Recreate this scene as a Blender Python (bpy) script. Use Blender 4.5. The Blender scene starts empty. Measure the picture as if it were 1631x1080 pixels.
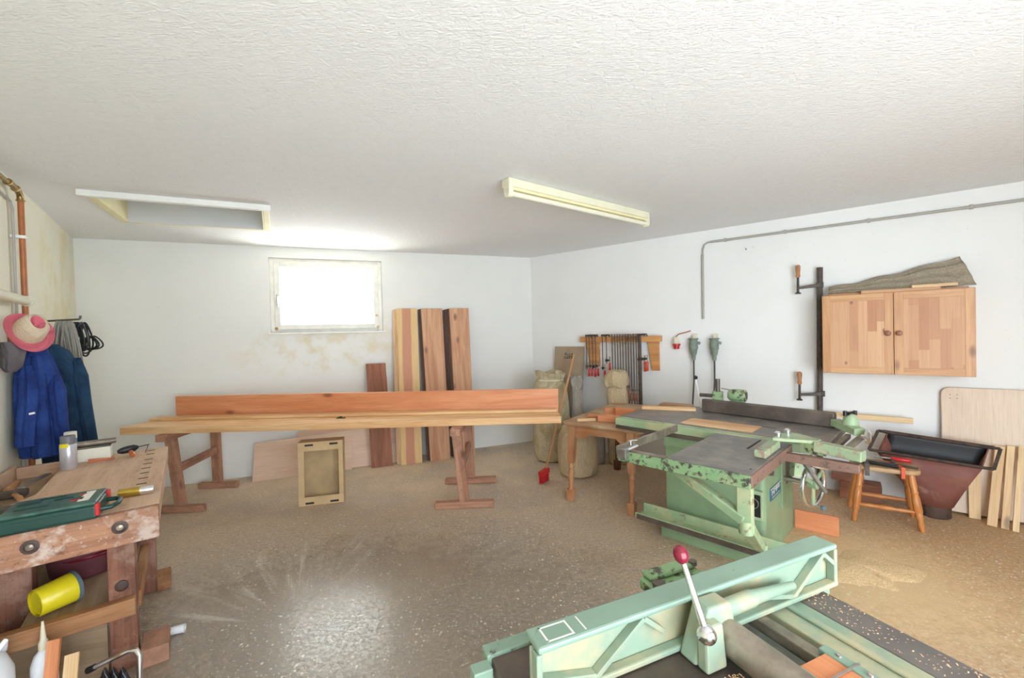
import bpy, bmesh, math, random
from mathutils import Vector, Matrix
random.seed(7)
S = bpy.context.scene
COL = S.collection
PI = math.pi
V = Vector

# ------------------------------------------------------------------ materials
def lin(c):
    return tuple(((x / 12.92) if x <= .04045 else ((x + .055) / 1.055) ** 2.4) for x in [v / 255 for v in c])

class NT:
    def __init__(s, name):
        s.m = bpy.data.materials.new(name); s.m.use_nodes = True
        s.t = s.m.node_tree; s.t.nodes.clear()
        s.out = s.n('ShaderNodeOutputMaterial'); s.b = s.n('ShaderNodeBsdfPrincipled')
        s.l(s.b.outputs[0], s.out.inputs[0])
    def n(s, ty, **k):
        x = s.t.nodes.new(ty)
        for a, v in k.items(): setattr(x, a, v)
        return x
    def l(s, a, b): s.t.links.new(a, b)
    def inp(s, x, i, v):
        if hasattr(v, 'is_linked') or isinstance(v, bpy.types.NodeSocket): s.l(v, x.inputs[i])
        else: x.inputs[i].default_value = v
    def gc(s):
        return s.n('ShaderNodeAttribute', attribute_name='gc').outputs['Vector']
    def obj(s):
        return s.n('ShaderNodeTexCoord').outputs['Object']
    def pos(s):
        return s.n('ShaderNodeNewGeometry').outputs['Position']
    def mapv(s, v, sc=(1, 1, 1), loc=(0, 0, 0)):
        x = s.n('ShaderNodeMapping'); s.l(v, x.inputs[0]); x.inputs[1].default_value = loc; x.inputs[3].default_value = sc
        return x.outputs[0]
    def noise(s, v, scale, detail=3, rough=.55, dist=0):
        x = s.n('ShaderNodeTexNoise'); s.l(v, x.inputs['Vector'])
        x.inputs['Scale'].default_value = scale; x.inputs['Detail'].default_value = detail
        x.inputs['Roughness'].default_value = rough; x.inputs['Distortion'].default_value = dist
        return x.outputs[0]
    def vor(s, v, scale, feat='F1'):
        x = s.n('ShaderNodeTexVoronoi', feature=feat); s.l(v, x.inputs['Vector']); x.inputs['Scale'].default_value = scale
        return x
    def ramp(s, f, a, b, ca=(0, 0, 0, 1), cb=(1, 1, 1, 1)):
        x = s.n('ShaderNodeMapRange', interpolation_type='SMOOTHSTEP'); s.l(f, x.inputs[0])
        x.inputs[1].default_value = a; x.inputs[2].default_value = b
        return x.outputs[0]
    def mix(s, f, a, b):
        x = s.n('ShaderNodeMix', data_type='RGBA')
        s.inp(x, 0, f)
        for i, c in ((6, a), (7, b)):
            if isinstance(c, tuple): x.inputs[i].default_value = (*c[:3], 1)
            else: s.l(c, x.inputs[i])
        return x.outputs[2]
    def math(s, op, a, b=0.0, c=0.0):
        x = s.n('ShaderNodeMath', operation=op)
        for i, v in enumerate((a, b, c)): s.inp(x, i, v)
        return x.outputs[0]
    def bump(s, h, strength=.2, dist=.01):
        x = s.n('ShaderNodeBump'); s.l(h, x.inputs['Height']); x.inputs['Strength'].default_value = strength
        x.inputs['Distance'].default_value = dist; s.l(x.outputs[0], s.b.inputs['Normal'])
    def fin(s, col, rough=.5, metal=0.0, spec=None):
        if isinstance(col, tuple): s.b.inputs['Base Color'].default_value = (*col[:3], 1)
        else: s.l(col, s.b.inputs['Base Color'])
        s.inp(s.b, 'Roughness', rough); s.inp(s.b, 'Metallic', metal)
        if spec is not None: s.b.inputs['Specular IOR Level'].default_value = spec
        return s.m

def wood(name, a, b, dust=None, rough=.55, band=14., knots=True, stain=None):
    t = NT(name); g = t.gc(); a, b = lin(a), lin(b)
    n1 = t.noise(t.mapv(g, (1.1, band, band)), 1.0, 4, .6, .6)
    n2 = t.noise(t.mapv(g, (4, 160, 160)), 1.0, 2, .5)
    c = t.mix(t.ramp(n1, .3, .7), a, b)
    c = t.mix(t.math('MULTIPLY', t.ramp(n2, .45, .75), .35), c, tuple(x * .6 for x in b))
    if knots:
        v = t.vor(t.mapv(g, (2.2, 5, 5)), 1.0)
        c = t.mix(t.math('MULTIPLY', t.ramp(v.outputs['Distance'], .16, .05), .8), c, tuple(x * .35 for x in b))
    if stain:
        n3 = t.noise(g, 7, 4, .65)
        c = t.mix(t.math('MULTIPLY', t.ramp(n3, .48, .64), stain[1]), c, lin(stain[0]))
        n5 = t.noise(g, 26, 5, .7)
        c = t.mix(t.math('MULTIPLY', t.ramp(n5, .55, .68), stain[1] * .8), c, tuple(x * .45 for x in b))
        c = t.mix(t.math('MULTIPLY', t.ramp(n5, .42, .33), stain[1] * .6), c, lin(stain[0]))
    if dust:
        n4 = t.noise(g, 3.5, 3, .6)
        c = t.mix(t.math('MULTIPLY', t.ramp(n4, .35, .7), dust[1]), c, lin(dust[0]))
    t.bump(n2, .12, .004)
    return t.fin(c, rough)

def paint(name, a, chip, chip_lo=.6, chip_hi=.66, rough=.45, scale=14, dust=None, metal_chip=False):
    t = NT(name); g = t.gc(); a = lin(a); chip = lin(chip)
    n = t.noise(g, scale, 6, .7); n2 = t.noise(g, 4, 3, .5)
    c = t.mix(t.ramp(n2, .3, .7), a, tuple(min(1, x * 1.22) for x in a))
    if dust:
        nd = t.noise(g, 6, 4, .6)
        c = t.mix(t.math('MULTIPLY', t.ramp(nd, .42, .7), dust[1]), c, lin(dust[0]))
    c = t.mix(t.ramp(n, chip_lo, chip_hi), c, chip)
    t.bump(n, .15, .003)
    return t.fin(c, rough)

def metal(name, a, b, rough=.35, met=.9, scale=9):
    t = NT(name); g = t.gc()
    n = t.noise(g, scale, 5, .65)
    c = t.mix(t.ramp(n, .35, .7), lin(a), lin(b))
    return t.fin(c, t.math('ADD', t.math('MULTIPLY', n, .25), rough - .1), met)

def plain(name, a, rough=.5, met=0.0, var=.12, scale=12, bump=0):
    t = NT(name); g = t.gc(); a = lin(a)
    n = t.noise(g, scale, 3, .6)
    c = t.mix(t.ramp(n, .3, .7), tuple(x * (1 - var) for x in a), tuple(min(1, x * (1 + var)) for x in a))
    if bump: t.bump(n, bump, .004)
    return t.fin(c, rough, met)

def cloth(name, a, b=None, scale=260, rough=.9, streak=False):
    t = NT(name); g = t.gc(); a = lin(a); b = lin(b) if b else tuple(x * .7 for x in a)
    w = t.noise(g, scale, 1, .5)
    n = t.noise(t.mapv(g, (2, 30, 30)) if streak else g, 5, 4, .6)
    c = t.mix(t.ramp(n, .35, .7), a, b)
    c = t.mix(t.math('MULTIPLY', t.ramp(w, .4, .7), .3), c, tuple(x * .6 for x in b))
    h = t.math('ADD', t.math('MULTIPLY', w, .12), t.noise(g, 13, 5, .6, .8))
    t.bump(h, .8, .02)
    return t.fin(c, rough, 0, .2)

def wall_mat(name, a, stains=(), bump=.35, spot=None, scuff=None):
    t = NT(name); p = t.pos()
    n = t.noise(p, 90, 4, .6); n2 = t.noise(p, 1.4, 4, .6)
    a = lin(a)
    c = t.mix(t.math('MULTIPLY', t.ramp(n2, .4, .75), .5), a, tuple(x * .93 for x in a))
    for (ctr, rad, colr, amt, sc) in stains:
        d = t.n('ShaderNodeVectorMath', operation='SUBTRACT'); t.l(p, d.inputs[0]); d.inputs[1].default_value = ctr
        m = t.mapv(d.outputs[0], (1 / rad[0], 1 / rad[1], 1 / rad[2]))
        ln = t.n('ShaderNodeVectorMath', operation='LENGTH'); t.l(m, ln.inputs[0])
        ns = t.noise(p, sc, 4, .65)
        f = t.math('MULTIPLY', t.ramp(ln.outputs['Value'], 1.0, .2), t.ramp(ns, .42, .68))
        c = t.mix(t.math('MULTIPLY', f, amt), c, lin(colr))
    if scuff:
        f = t.math('MULTIPLY', t.ramp(t.noise(p, 22, 5, .7), .66, .72), scuff)
        c = t.mix(f, c, lin((150, 140, 128)))
    t.bump(n, bump, .006)
    return t.fin(c, .9, 0, .25)

def ceiling_mat():
    t = NT('ceiling_brushed_plaster'); p = t.pos()
    st = t.noise(t.mapv(p, (14, 60, 1)), 1, 4, .6, 1.5)
    n2 = t.noise(t.mapv(p, (40, 22, 1)), 1, 4, .65, 1.0)
    a = lin((240, 241, 242))
    h = t.math('ADD', st, n2)
    c = t.mix(t.math('MULTIPLY', t.ramp(h, .8, 1.3), .35), a, tuple(x * .88 for x in a))
    t.bump(h, .55, .012)
    return t.fin(c, .9, 0, .2)

def floor_mat():
    t = NT('floor_dusty_concrete'); p = t.pos()
    sx = t.n('ShaderNodeSeparateXYZ'); t.l(p, sx.inputs[0]); X, Y = sx.outputs[0], sx.outputs[1]
    nb = t.noise(p, 1.6, 6, .65); nf = t.noise(p, 14, 6, .75); ng = t.noise(p, 120, 3, .7)
    tan_, gry = lin((212, 190, 162)), lin((188, 172, 152))
    c = t.mix(t.ramp(nb, .35, .65), tan_, gry)
    # sawdust lying thicker towards the machines and the back corner
    sd = t.math('ADD', t.math('MULTIPLY', X, .16), t.math('MULTIPLY', nf, .9))
    c = t.mix(t.math('MULTIPLY', t.ramp(sd, .42, .95), .85), c, lin((192, 152, 102)))
    # dark oily trodden patch in the middle of the room
    dx = t.math('DIVIDE', t.math('ADD', X, .75), 1.75); dy = t.math('DIVIDE', t.math('ADD', Y, -2.35), 1.25)
    rr = t.math('SQRT', t.math('ADD', t.math('MULTIPLY', dx, dx), t.math('MULTIPLY', dy, dy)))
    rr = t.math('ADD', rr, t.math('MULTIPLY', t.math('ADD', nb, -.5), 1.5))
    rr = t.math('ADD', rr, t.math('MULTIPLY', t.math('ADD', nf, -.5), .9))
    dark = t.ramp(rr, 1.35, .5)
    c = t.mix(t.math('MULTIPLY', dark, .75), c, lin((118, 108, 99)))
    # fan of pale streaks swept from one spot
    ax = t.math('ADD', X, 1.25); ay = t.math('ADD', Y, -2.35)
    ang = t.math('ARCTAN2', ay, ax); rad = t.math('SQRT', t.math('ADD', t.math('MULTIPLY', ax, ax), t.math('MULTIPLY', ay, ay)))
    cv = t.n('ShaderNodeCombineXYZ'); t.l(t.math('MULTIPLY', ang, 9.), cv.inputs[0]); t.l(t.math('MULTIPLY', rad, 1.2), cv.inputs[1])
    fan = t.ramp(t.noise(cv.outputs[0], 1., 4, .65), .50, .66)
    msk = t.math('MULTIPLY', t.ramp(rad, 1.25, .8), t.ramp(rad, .15, .5))
    msk = t.math('MULTIPLY', msk, t.ramp(ang, 1.2, 1.6))
    c = t.mix(t.math('MULTIPLY', t.math('MULTIPLY', fan, msk), .8), c, lin((212, 204, 192)))
    # coarse speckle
    c = t.mix(t.math('MULTIPLY', t.ramp(ng, .52, .7), .35), c, lin((70, 58, 48)))
    c = t.mix(t.math('MULTIPLY', t.ramp(t.noise(p, 60, 4, .7), .56, .68), .4), c, lin((206, 176, 136)))
    gr2 = t.noise(p, 46, 5, .75)
    c = t.mix(t.math('MULTIPLY', t.ramp(gr2, .52, .64), t.math('ADD', .34, t.math('MULTIPLY', dark, .25))), c, lin((92, 76, 62)))
    c = t.mix(t.math('MULTIPLY', t.ramp(gr2, .46, .36), .36), c, lin((232, 208, 176)))
    dg = t.n('ShaderNodeVectorMath', operation='DISTANCE'); t.l(p, dg.inputs[0]); dg.inputs[1].default_value = (2.25, 2.75, 0)
    hb = t.math('ADD', dg.outputs['Value'], t.math('MULTIPLY', t.math('ADD', nf, -.5), 1.1))
    c = t.mix(t.math('MULTIPLY', t.ramp(hb, .95, .2), .8), c, lin((228, 194, 144)))
    for sc, th, am, ck in ((11, .10, .9, .93), (24, .17, .9, .90), (52, .24, .85, .86)):
        v = t.vor(p, sc); v.voronoi_dimensions = '2D'
        sep = t.n('ShaderNodeSeparateColor'); t.l(v.outputs['Color'], sep.inputs[0])
        f = t.math('MULTIPLY', t.ramp(v.outputs['Distance'], th, th * .6), t.math('GREATER_THAN', sep.outputs[0], ck))
        f = t.math('MULTIPLY', f, t.ramp(t.noise(p, 1.1, 2, .5), .3, .55))
        c = t.mix(t.math('MULTIPLY', f, am), c, lin((238, 230, 216)))
    t.bump(t.math('ADD', t.math('MULTIPLY', ng, .5), nf), .12, .003)
    rough = t.math('ADD', t.math('SUBTRACT', .60, t.math('MULTIPLY', dark, .40)), t.math('MULTIPLY', t.ramp(gr2, .40, .62), .16))
    return t.fin(c, rough, 0, .9)

def plank_wood(name, cols, edge=None):
    # edge-glued staves of differing tone, running along gc.x, striped across gc.y
    t = NT(name); g = t.gc()
    sp = t.n('ShaderNodeSeparateXYZ'); t.l(g, sp.inputs[0])
    k = t.math('FLOOR', t.math('MULTIPLY', sp.outputs[1], 16.))
    cv = t.n('ShaderNodeCombineXYZ'); t.l(k, cv.inputs[0]); t.l(t.math('FLOOR', t.math('MULTIPLY', t.math('ADD', sp.outputs[0], t.math('MULTIPLY', k, .37)), 2.2)), cv.inputs[1])
    wn = t.n('ShaderNodeTexWhiteNoise'); t.l(cv.outputs[0], wn.inputs[0])
    c = t.mix(wn.outputs[0], lin(cols[0]), lin(cols[1]))
    n2 = t.noise(t.mapv(g, (3, 110, 110)), 1, 2, .5)
    c = t.mix(t.math('MULTIPLY', t.ramp(n2, .45, .75), .3), c, tuple(x * .7 for x in lin(cols[1])))
    v = t.vor(t.mapv(g, (5, 8, 8)), 1.)
    c = t.mix(t.math('MULTIPLY', t.ramp(v.outputs['Distance'], .13, .05), .8), c, lin(cols[2]))
    return t.fin(c, .5)

def heart_wood(name, sap, heart, a, b):
    # reddish heartwood band between pale sapwood edges: band edges in gc.y
    t = NT(name); g = t.gc()
    sp = t.n('ShaderNodeSeparateXYZ'); t.l(g, sp.inputs[0])
    wv = t.noise(t.mapv(g, (1.2, 3, 3)), 1, 3, .5)
    y = t.math('ADD', sp.outputs[1], t.math('MULTIPLY', t.math('ADD', wv, -.5), .05))
    f = t.math('MULTIPLY', t.ramp(y, a - .006, a + .006), t.ramp(y, b + .006, b - .006))
    c = t.mix(f, lin(sap), lin(heart))
    n2 = t.noise(t.mapv(g, (3, 130, 130)), 1, 2, .5)
    c = t.mix(t.math('MULTIPLY', t.ramp(n2, .45, .75), .35), c, tuple(x * .7 for x in lin(heart)))
    return t.fin(c, .6)

M = {}
M['floor'] = floor_mat(); M['ceiling'] = ceiling_mat()
M['wall_white'] = wall_mat('wall_plaster_white', (238, 238, 234), [((-2.3, 5.2, 1.45), (1.3, 1.3, .42), (214, 196, 138), .55, 5), ((-1.5, 5.5, 1.3), (.5, .5, .8), (226, 206, 170), .4, 7)], .3, scuff=.25)
M['wall_right'] = wall_mat('wall_plaster_right', (238, 238, 236), [], .3, scuff=.3)
M['wall_left'] = wall_mat('wall_plaster_left', (238, 234, 214), [((-4.0, 3.9, 2.0), (1.2, 1.2, 1.6), (222, 204, 150), .5, 3)], .3)
M['boards_orange'] = wood('pine_orange', (224, 156, 112), (204, 126, 82), rough=.42, band=9)
M['boards_honey'] = wood('pine_honey', (238, 200, 150), (214, 160, 108), rough=.42, band=10)
M['pine_pale'] = wood('pine_pale', (232, 200, 152), (212, 172, 122), rough=.55, band=12)
M['larch'] = wood('larch_red', (222, 176, 138), (194, 138, 102), rough=.6, band=16)
M['larch_dark'] = wood('larch_dark', (168, 110, 80), (130, 80, 58), rough=.65, band=14)
M['larch_edge'] = wood('larch_rough_edge', (128, 98, 82), (78, 56, 48), rough=.8, band=22, knots=False)
M['larch_pale_edge'] = wood('larch_pale_edge', (236, 206, 166), (206, 160, 118), rough=.7, band=22, knots=False)
M['heart'] = heart_wood('larch_heartwood', (228, 194, 136), (204, 146, 114), .055, .165)
M['trestle'] = wood('trestle_worn_wood', (192, 144, 118), (158, 108, 86), dust=((190, 150, 120), .4), rough=.75, stain=((96, 62, 48), .5))
M['bench_top'] = wood('bench_worn_top', (208, 176, 150), (180, 140, 112), rough=.7, band=10, knots=False, stain=((188, 164, 146), .5), dust=((220, 186, 152), .45))
M['bench_end'] = wood('bench_paint_splashed_end', (176, 128, 98), (134, 88, 66), rough=.75, knots=False, stain=((220, 206, 196), .85), dust=((136, 104, 84), .45))
M['bench_leg'] = wood('bench_brown_leg', (156, 104, 82), (112, 72, 56), rough=.75, knots=False, stain=((182, 148, 130), .5))
M['bench_rail'] = wood('bench_rail_wood', (178, 128, 86), (142, 96, 62), rough=.75, dust=((190, 160, 120), .5))
M['bench_shelf'] = wood('bench_shelf_wood', (168, 144, 116), (138, 114, 88), rough=.8, knots=False, dust=((186, 160, 130), .5))
M['table_wood'] = wood('old_table_wood', (186, 128, 84), (150, 94, 58), rough=.5, band=9, knots=False, dust=((196, 168, 132), .35))
M['table_top'] = wood('old_table_dusty_top', (182, 140, 100), (150, 108, 74), rough=.65, band=9, knots=False, dust=((190, 170, 138), .7))
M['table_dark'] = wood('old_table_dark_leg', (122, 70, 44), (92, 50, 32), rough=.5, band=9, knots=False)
M['stool'] = wood('stool_honey_wood', (206, 138, 76), (176, 104, 50), rough=.32, band=8, knots=False)
M['stool_seat'] = wood('stool_seat_wood', (196, 150, 104), (164, 112, 70), rough=.5, band=8, knots=False, dust=((190, 164, 124), .7))
M['cab'] = plank_wood('cabinet_staves', ((212, 168, 126), (184, 128, 90), (112, 70, 44)))
M['cab_frame'] = wood('cabinet_pine', (210, 162, 114), (188, 134, 88), rough=.45, band=14)
M['cab_knob'] = wood('cabinet_knob_wood', (150, 92, 52), (110, 62, 34), rough=.35, knots=False)
M['rack'] = wood('rack_pine', (222, 164, 104), (196, 132, 76), rough=.5, band=12)
M['plywood'] = wood('plywood_pale', (232, 202, 178), (218, 184, 156), rough=.6, band=3, knots=False)
M['plywood_grey'] = wood('plywood_light', (222, 200, 178), (206, 180, 156), rough=.6, band=3, knots=False)
M['chip'] = wood('chipboard_worn', (172, 148, 122), (150, 126, 100), rough=.85, band=2, knots=False, dust=((160, 150, 128), .6))
M['card'] = plain('cardboard_ochre', (200, 172, 130), .85, 0, .1, 4)
M['card_in'] = plain('cardboard_inside', (188, 162, 122), .9, 0, .16, 3)
M['red_ply'] = wood('red_pine_offcut', (222, 150, 104), (200, 122, 78), rough=.5, band=6, knots=False)
M['stick'] = wood('broom_stick_wood', (196, 152, 106), (168, 120, 78), rough=.6, knots=False)
M['handle_wood'] = wood('tool_handle_wood', (198, 146, 96), (164, 108, 66), rough=.5, knots=False)
M['green'] = paint('machine_green', (124, 146, 112), (84, 92, 72), .68, .74, .4, 11)
M['green_light'] = paint('machine_light_green', (142, 164, 128), (132, 118, 94), .57, .65, .45, 13, dust=((208, 190, 146), .5))
M['green_worn'] = paint('machine_worn_green', (124, 156, 112), (70, 64, 54), .5, .58, .5, 22, dust=((176, 168, 132), .5))
M['green_worn2'] = paint('mitre_worn_green', (138, 156, 124), (146, 126, 104), .5, .6, .5, 16, dust=((196, 182, 150), .6))
M['mint'] = paint('planer_mint', (126, 150, 132), (84, 80, 68), .64, .69, .38, 14)
M['mint_dust'] = paint('planer_mint_dusty', (130, 150, 130), (100, 88, 72), .68, .74, .5, 10, dust=((196, 176, 136), .7))
M['brown_edge'] = paint('rusty_brown_edge', (120, 92, 80), (86, 72, 62), .55, .62, .5, 16)
M['iron'] = metal('cast_iron_table', (120, 116, 114), (156, 148, 138), .42, .45, 7)
M['iron_dark'] = metal('dark_iron', (88, 82, 78), (112, 102, 92), .45, .5, 8)
M['iron_grey'] = metal('grey_iron_table', (104, 98, 95), (128, 120, 112), .5, .25, 6)
M['iron_brown'] = metal('brown_iron_table', (88, 78, 72), (116, 102, 92), .4, .5, 5)
M['steel'] = metal('bright_steel', (150, 148, 146), (190, 186, 180), .32, .85, 8)
M['steel_dusty'] = metal('dusty_steel', (128, 116, 104), (176, 164, 148), .38, .6, 7)
M['fence_iron'] = metal('fence_iron', (98, 88, 84), (128, 116, 106), .42, .5, 5)
M['chrome'] = metal('chrome', (222, 222, 224), (236, 236, 238), .14, 1.0, 4)
M['clamp_iron'] = metal('clamp_iron', (72, 66, 62), (100, 88, 80), .45, .6, 20)
M['clamp_bar'] = metal('clamp_bar_steel', (104, 94, 88), (132, 118, 110), .42, .6, 14)
M['red'] = plain('red_lacquer', (196, 34, 40), .3, 0, .1)
M['orange_wood'] = wood('orange_grip_wood', (206, 122, 68), (178, 92, 46), rough=.45, knots=False)
M['orange_red'] = plain('orange_red_lacquer', (214, 80, 36), .32, 0, .1)
M['maroon'] = plain('maroon_plastic', (122, 28, 46), .22, 0, .08)
M['maroon_dull'] = plain('maroon_rubber', (112, 62, 70), .6, 0, .2, 6)
M['black'] = plain('black_plastic', (30, 30, 32), .4, 0, .15)
M['black_rust'] = paint('trough_black', (28, 28, 28), (84, 60, 42), .66, .76, .55, 6)
M['rust'] = paint('hopper_rust_red', (116, 68, 58), (150, 112, 92), .58, .7, .65, 5, dust=((140, 96, 78), .6))
M['rust_dark'] = paint('dark_rust', (76, 58, 50), (52, 44, 40), .5, .6, .6, 14)
M['cream_metal'] = plain('cream_enamel', (226, 222, 196), .4, 0, .05, 5)
M['cream_tube'] = plain('unlit_tube_glass', (232, 228, 206), .25, 0, .03, 5)
M['white_paint'] = plain('white_gloss_paint', (238, 238, 234), .4, 0, .05, 6)
M['frame_white'] = plain('window_frame_paint', (238, 235, 226), .45, 0, .07, 8)
M['yellow_tone'] = plain('yellow_paint_and_light', (232, 222, 178), .5, 0, .05, 5)  # paint tone; on the hatch lining it stands for yellow light
M['grey_panel'] = plain('grey_panel_and_shade', (206, 208, 210), .6, 0, .03, 3)  # grey parts; on the hatch's far lining board the grey is shade
M['copper'] = plain('painted_copper_pipe', (176, 108, 66), .45, .15, .15, 10)
M['brass'] = metal('old_brass', (140, 116, 70), (176, 150, 96), .4, .8, 20)
M['grey_pvc'] = plain('grey_conduit', (172, 168, 160), .5, 0, .06)
M['grey_green'] = plain('grey_green_plastic', (128, 138, 126), .5, 0, .12, 20)
M['cable_grey'] = plain('grey_cable', (150, 146, 138), .55, 0, .14, 9)
M['cable_dark'] = plain('dark_cable', (74, 74, 72), .55, 0, .1)
M['cream_plastic'] = plain('cream_plastic', (222, 214, 190), .5, 0, .05)
M['blue'] = cloth('blue_workwear', (48, 74, 140), (34, 52, 108))
M['teal'] = cloth('dark_teal_workwear', (46, 74, 100), (28, 46, 66))
M['grey_cloth'] = cloth('grey_cloth', (120, 112, 116), (96, 90, 92))
M['pink'] = cloth('pink_felt', (232, 128, 140), (212, 104, 122))
M['cream_cloth'] = cloth('cream_straw', (232, 216, 190), (214, 190, 162), 120)
M['burlap'] = cloth('burlap', (212, 192, 158), (182, 160, 124), 180, streak=True)
M['sack_grey'] = cloth('woven_sack', (192, 184, 172), (164, 154, 142), 160, streak=True)
M['plastic_sack'] = cloth('cloudy_plastic_sack', (206, 194, 166), (168, 152, 110), 60)
M['net'] = cloth('grey_sheet', (176, 164, 144), (146, 134, 116), 220, streak=True)
M['dried'] = cloth('dried_straw', (206, 178, 138), (178, 140, 100), 60)
def saw_mat():
    t = NT('sawdust'); p = t.pos(); n = t.noise(p, 110, 4, .7); n2 = t.noise(p, 16, 4, .6)
    c = t.mix(t.ramp(n, .35, .65), lin((206, 166, 116)), lin((246, 218, 174)))
    c = t.mix(t.math('MULTIPLY', t.ramp(n2, .4, .65), .4), c, lin((228, 194, 144)))
    t.bump(t.math('ADD', n, n2), .6, .006)
    return t.fin(c, .95)
M['saw'] = saw_mat()
M['chips'] = plain('wood_shavings', (226, 186, 146), .85, 0, .3, 30)
M['case_green'] = plain('tool_case_green', (10, 60, 52), .38, 0, .08, 5)
M['case_lid'] = plain('tool_case_lid', (58, 92, 82), .35, 0, .4, 22)
M['silver_can'] = metal('silver_tin', (196, 196, 204), (214, 214, 222), .3, .5, 4)
M['grey_cap'] = plain('grey_cap_plastic', (112, 110, 114), .45, 0, .06)
M['yellow'] = plain('yellow_plastic', (232, 214, 36), .32, 0, .05)
M['white_tin'] = plain('white_tin', (232, 230, 214), .4, 0, .03)
M['gold'] = metal('gold_tin', (188, 158, 66), (206, 180, 92), .22, .9, 4)
M['blue_label'] = plain('blue_label', (40, 140, 190), .45, 0, .1, 20)
M['white_plastic'] = plain('white_plastic', (232, 236, 240), .35, 0, .03)
M['blue_grey'] = plain('blue_grey_rubber', (92, 110, 120), .5, 0, .1)
M['ink'] = plain('black_ink', (48, 42, 38), .7, 0, .1)
M['plate_blue'] = plain('nameplate_blue', (64, 112, 130), .35, .3, .08)
M['plate_silver'] = plain('nameplate_silver', (214, 214, 206), .35, .3, .06)
M['tape_green'] = plain('dark_green_tape', (24, 66, 36), .5, 0, .1)
M['white_mark'] = plain('white_mark', (236, 234, 226), .5, 0, .05)
M['table_laminate'] = wood('table_leaf_beech', (226, 204, 180), (214, 188, 162), rough=.45, band=4, knots=False)
M['leaf_edge'] = plain('leaf_edge', (214, 196, 170), .5, 0, .05)
def glass_mat():
    t = NT('window_glass'); t.t.nodes.remove(t.b)
    tr = t.n('ShaderNodeBsdfTransparent'); gl = t.n('ShaderNodeBsdfGlossy'); gl.inputs['Roughness'].default_value = .02
    mx = t.n('ShaderNodeMixShader'); mx.inputs[0].default_value = .06
    t.l(tr.outputs[0], mx.inputs[1]); t.l(gl.outputs[0], mx.inputs[2]); t.l(mx.outputs[0], t.out.inputs[0])
    return t.m
M['glass'] = glass_mat()

# ------------------------------------------------------------------ mesh builder
LOC = {}
def frame_from(x, up=V((0, 0, 1))):
    x = V(x).normalized()
    if abs(x.dot(up)) > .98: up = V((0, 1, 0))
    y = up.cross(x).normalized(); z = x.cross(y)
    return x, y, z

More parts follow.
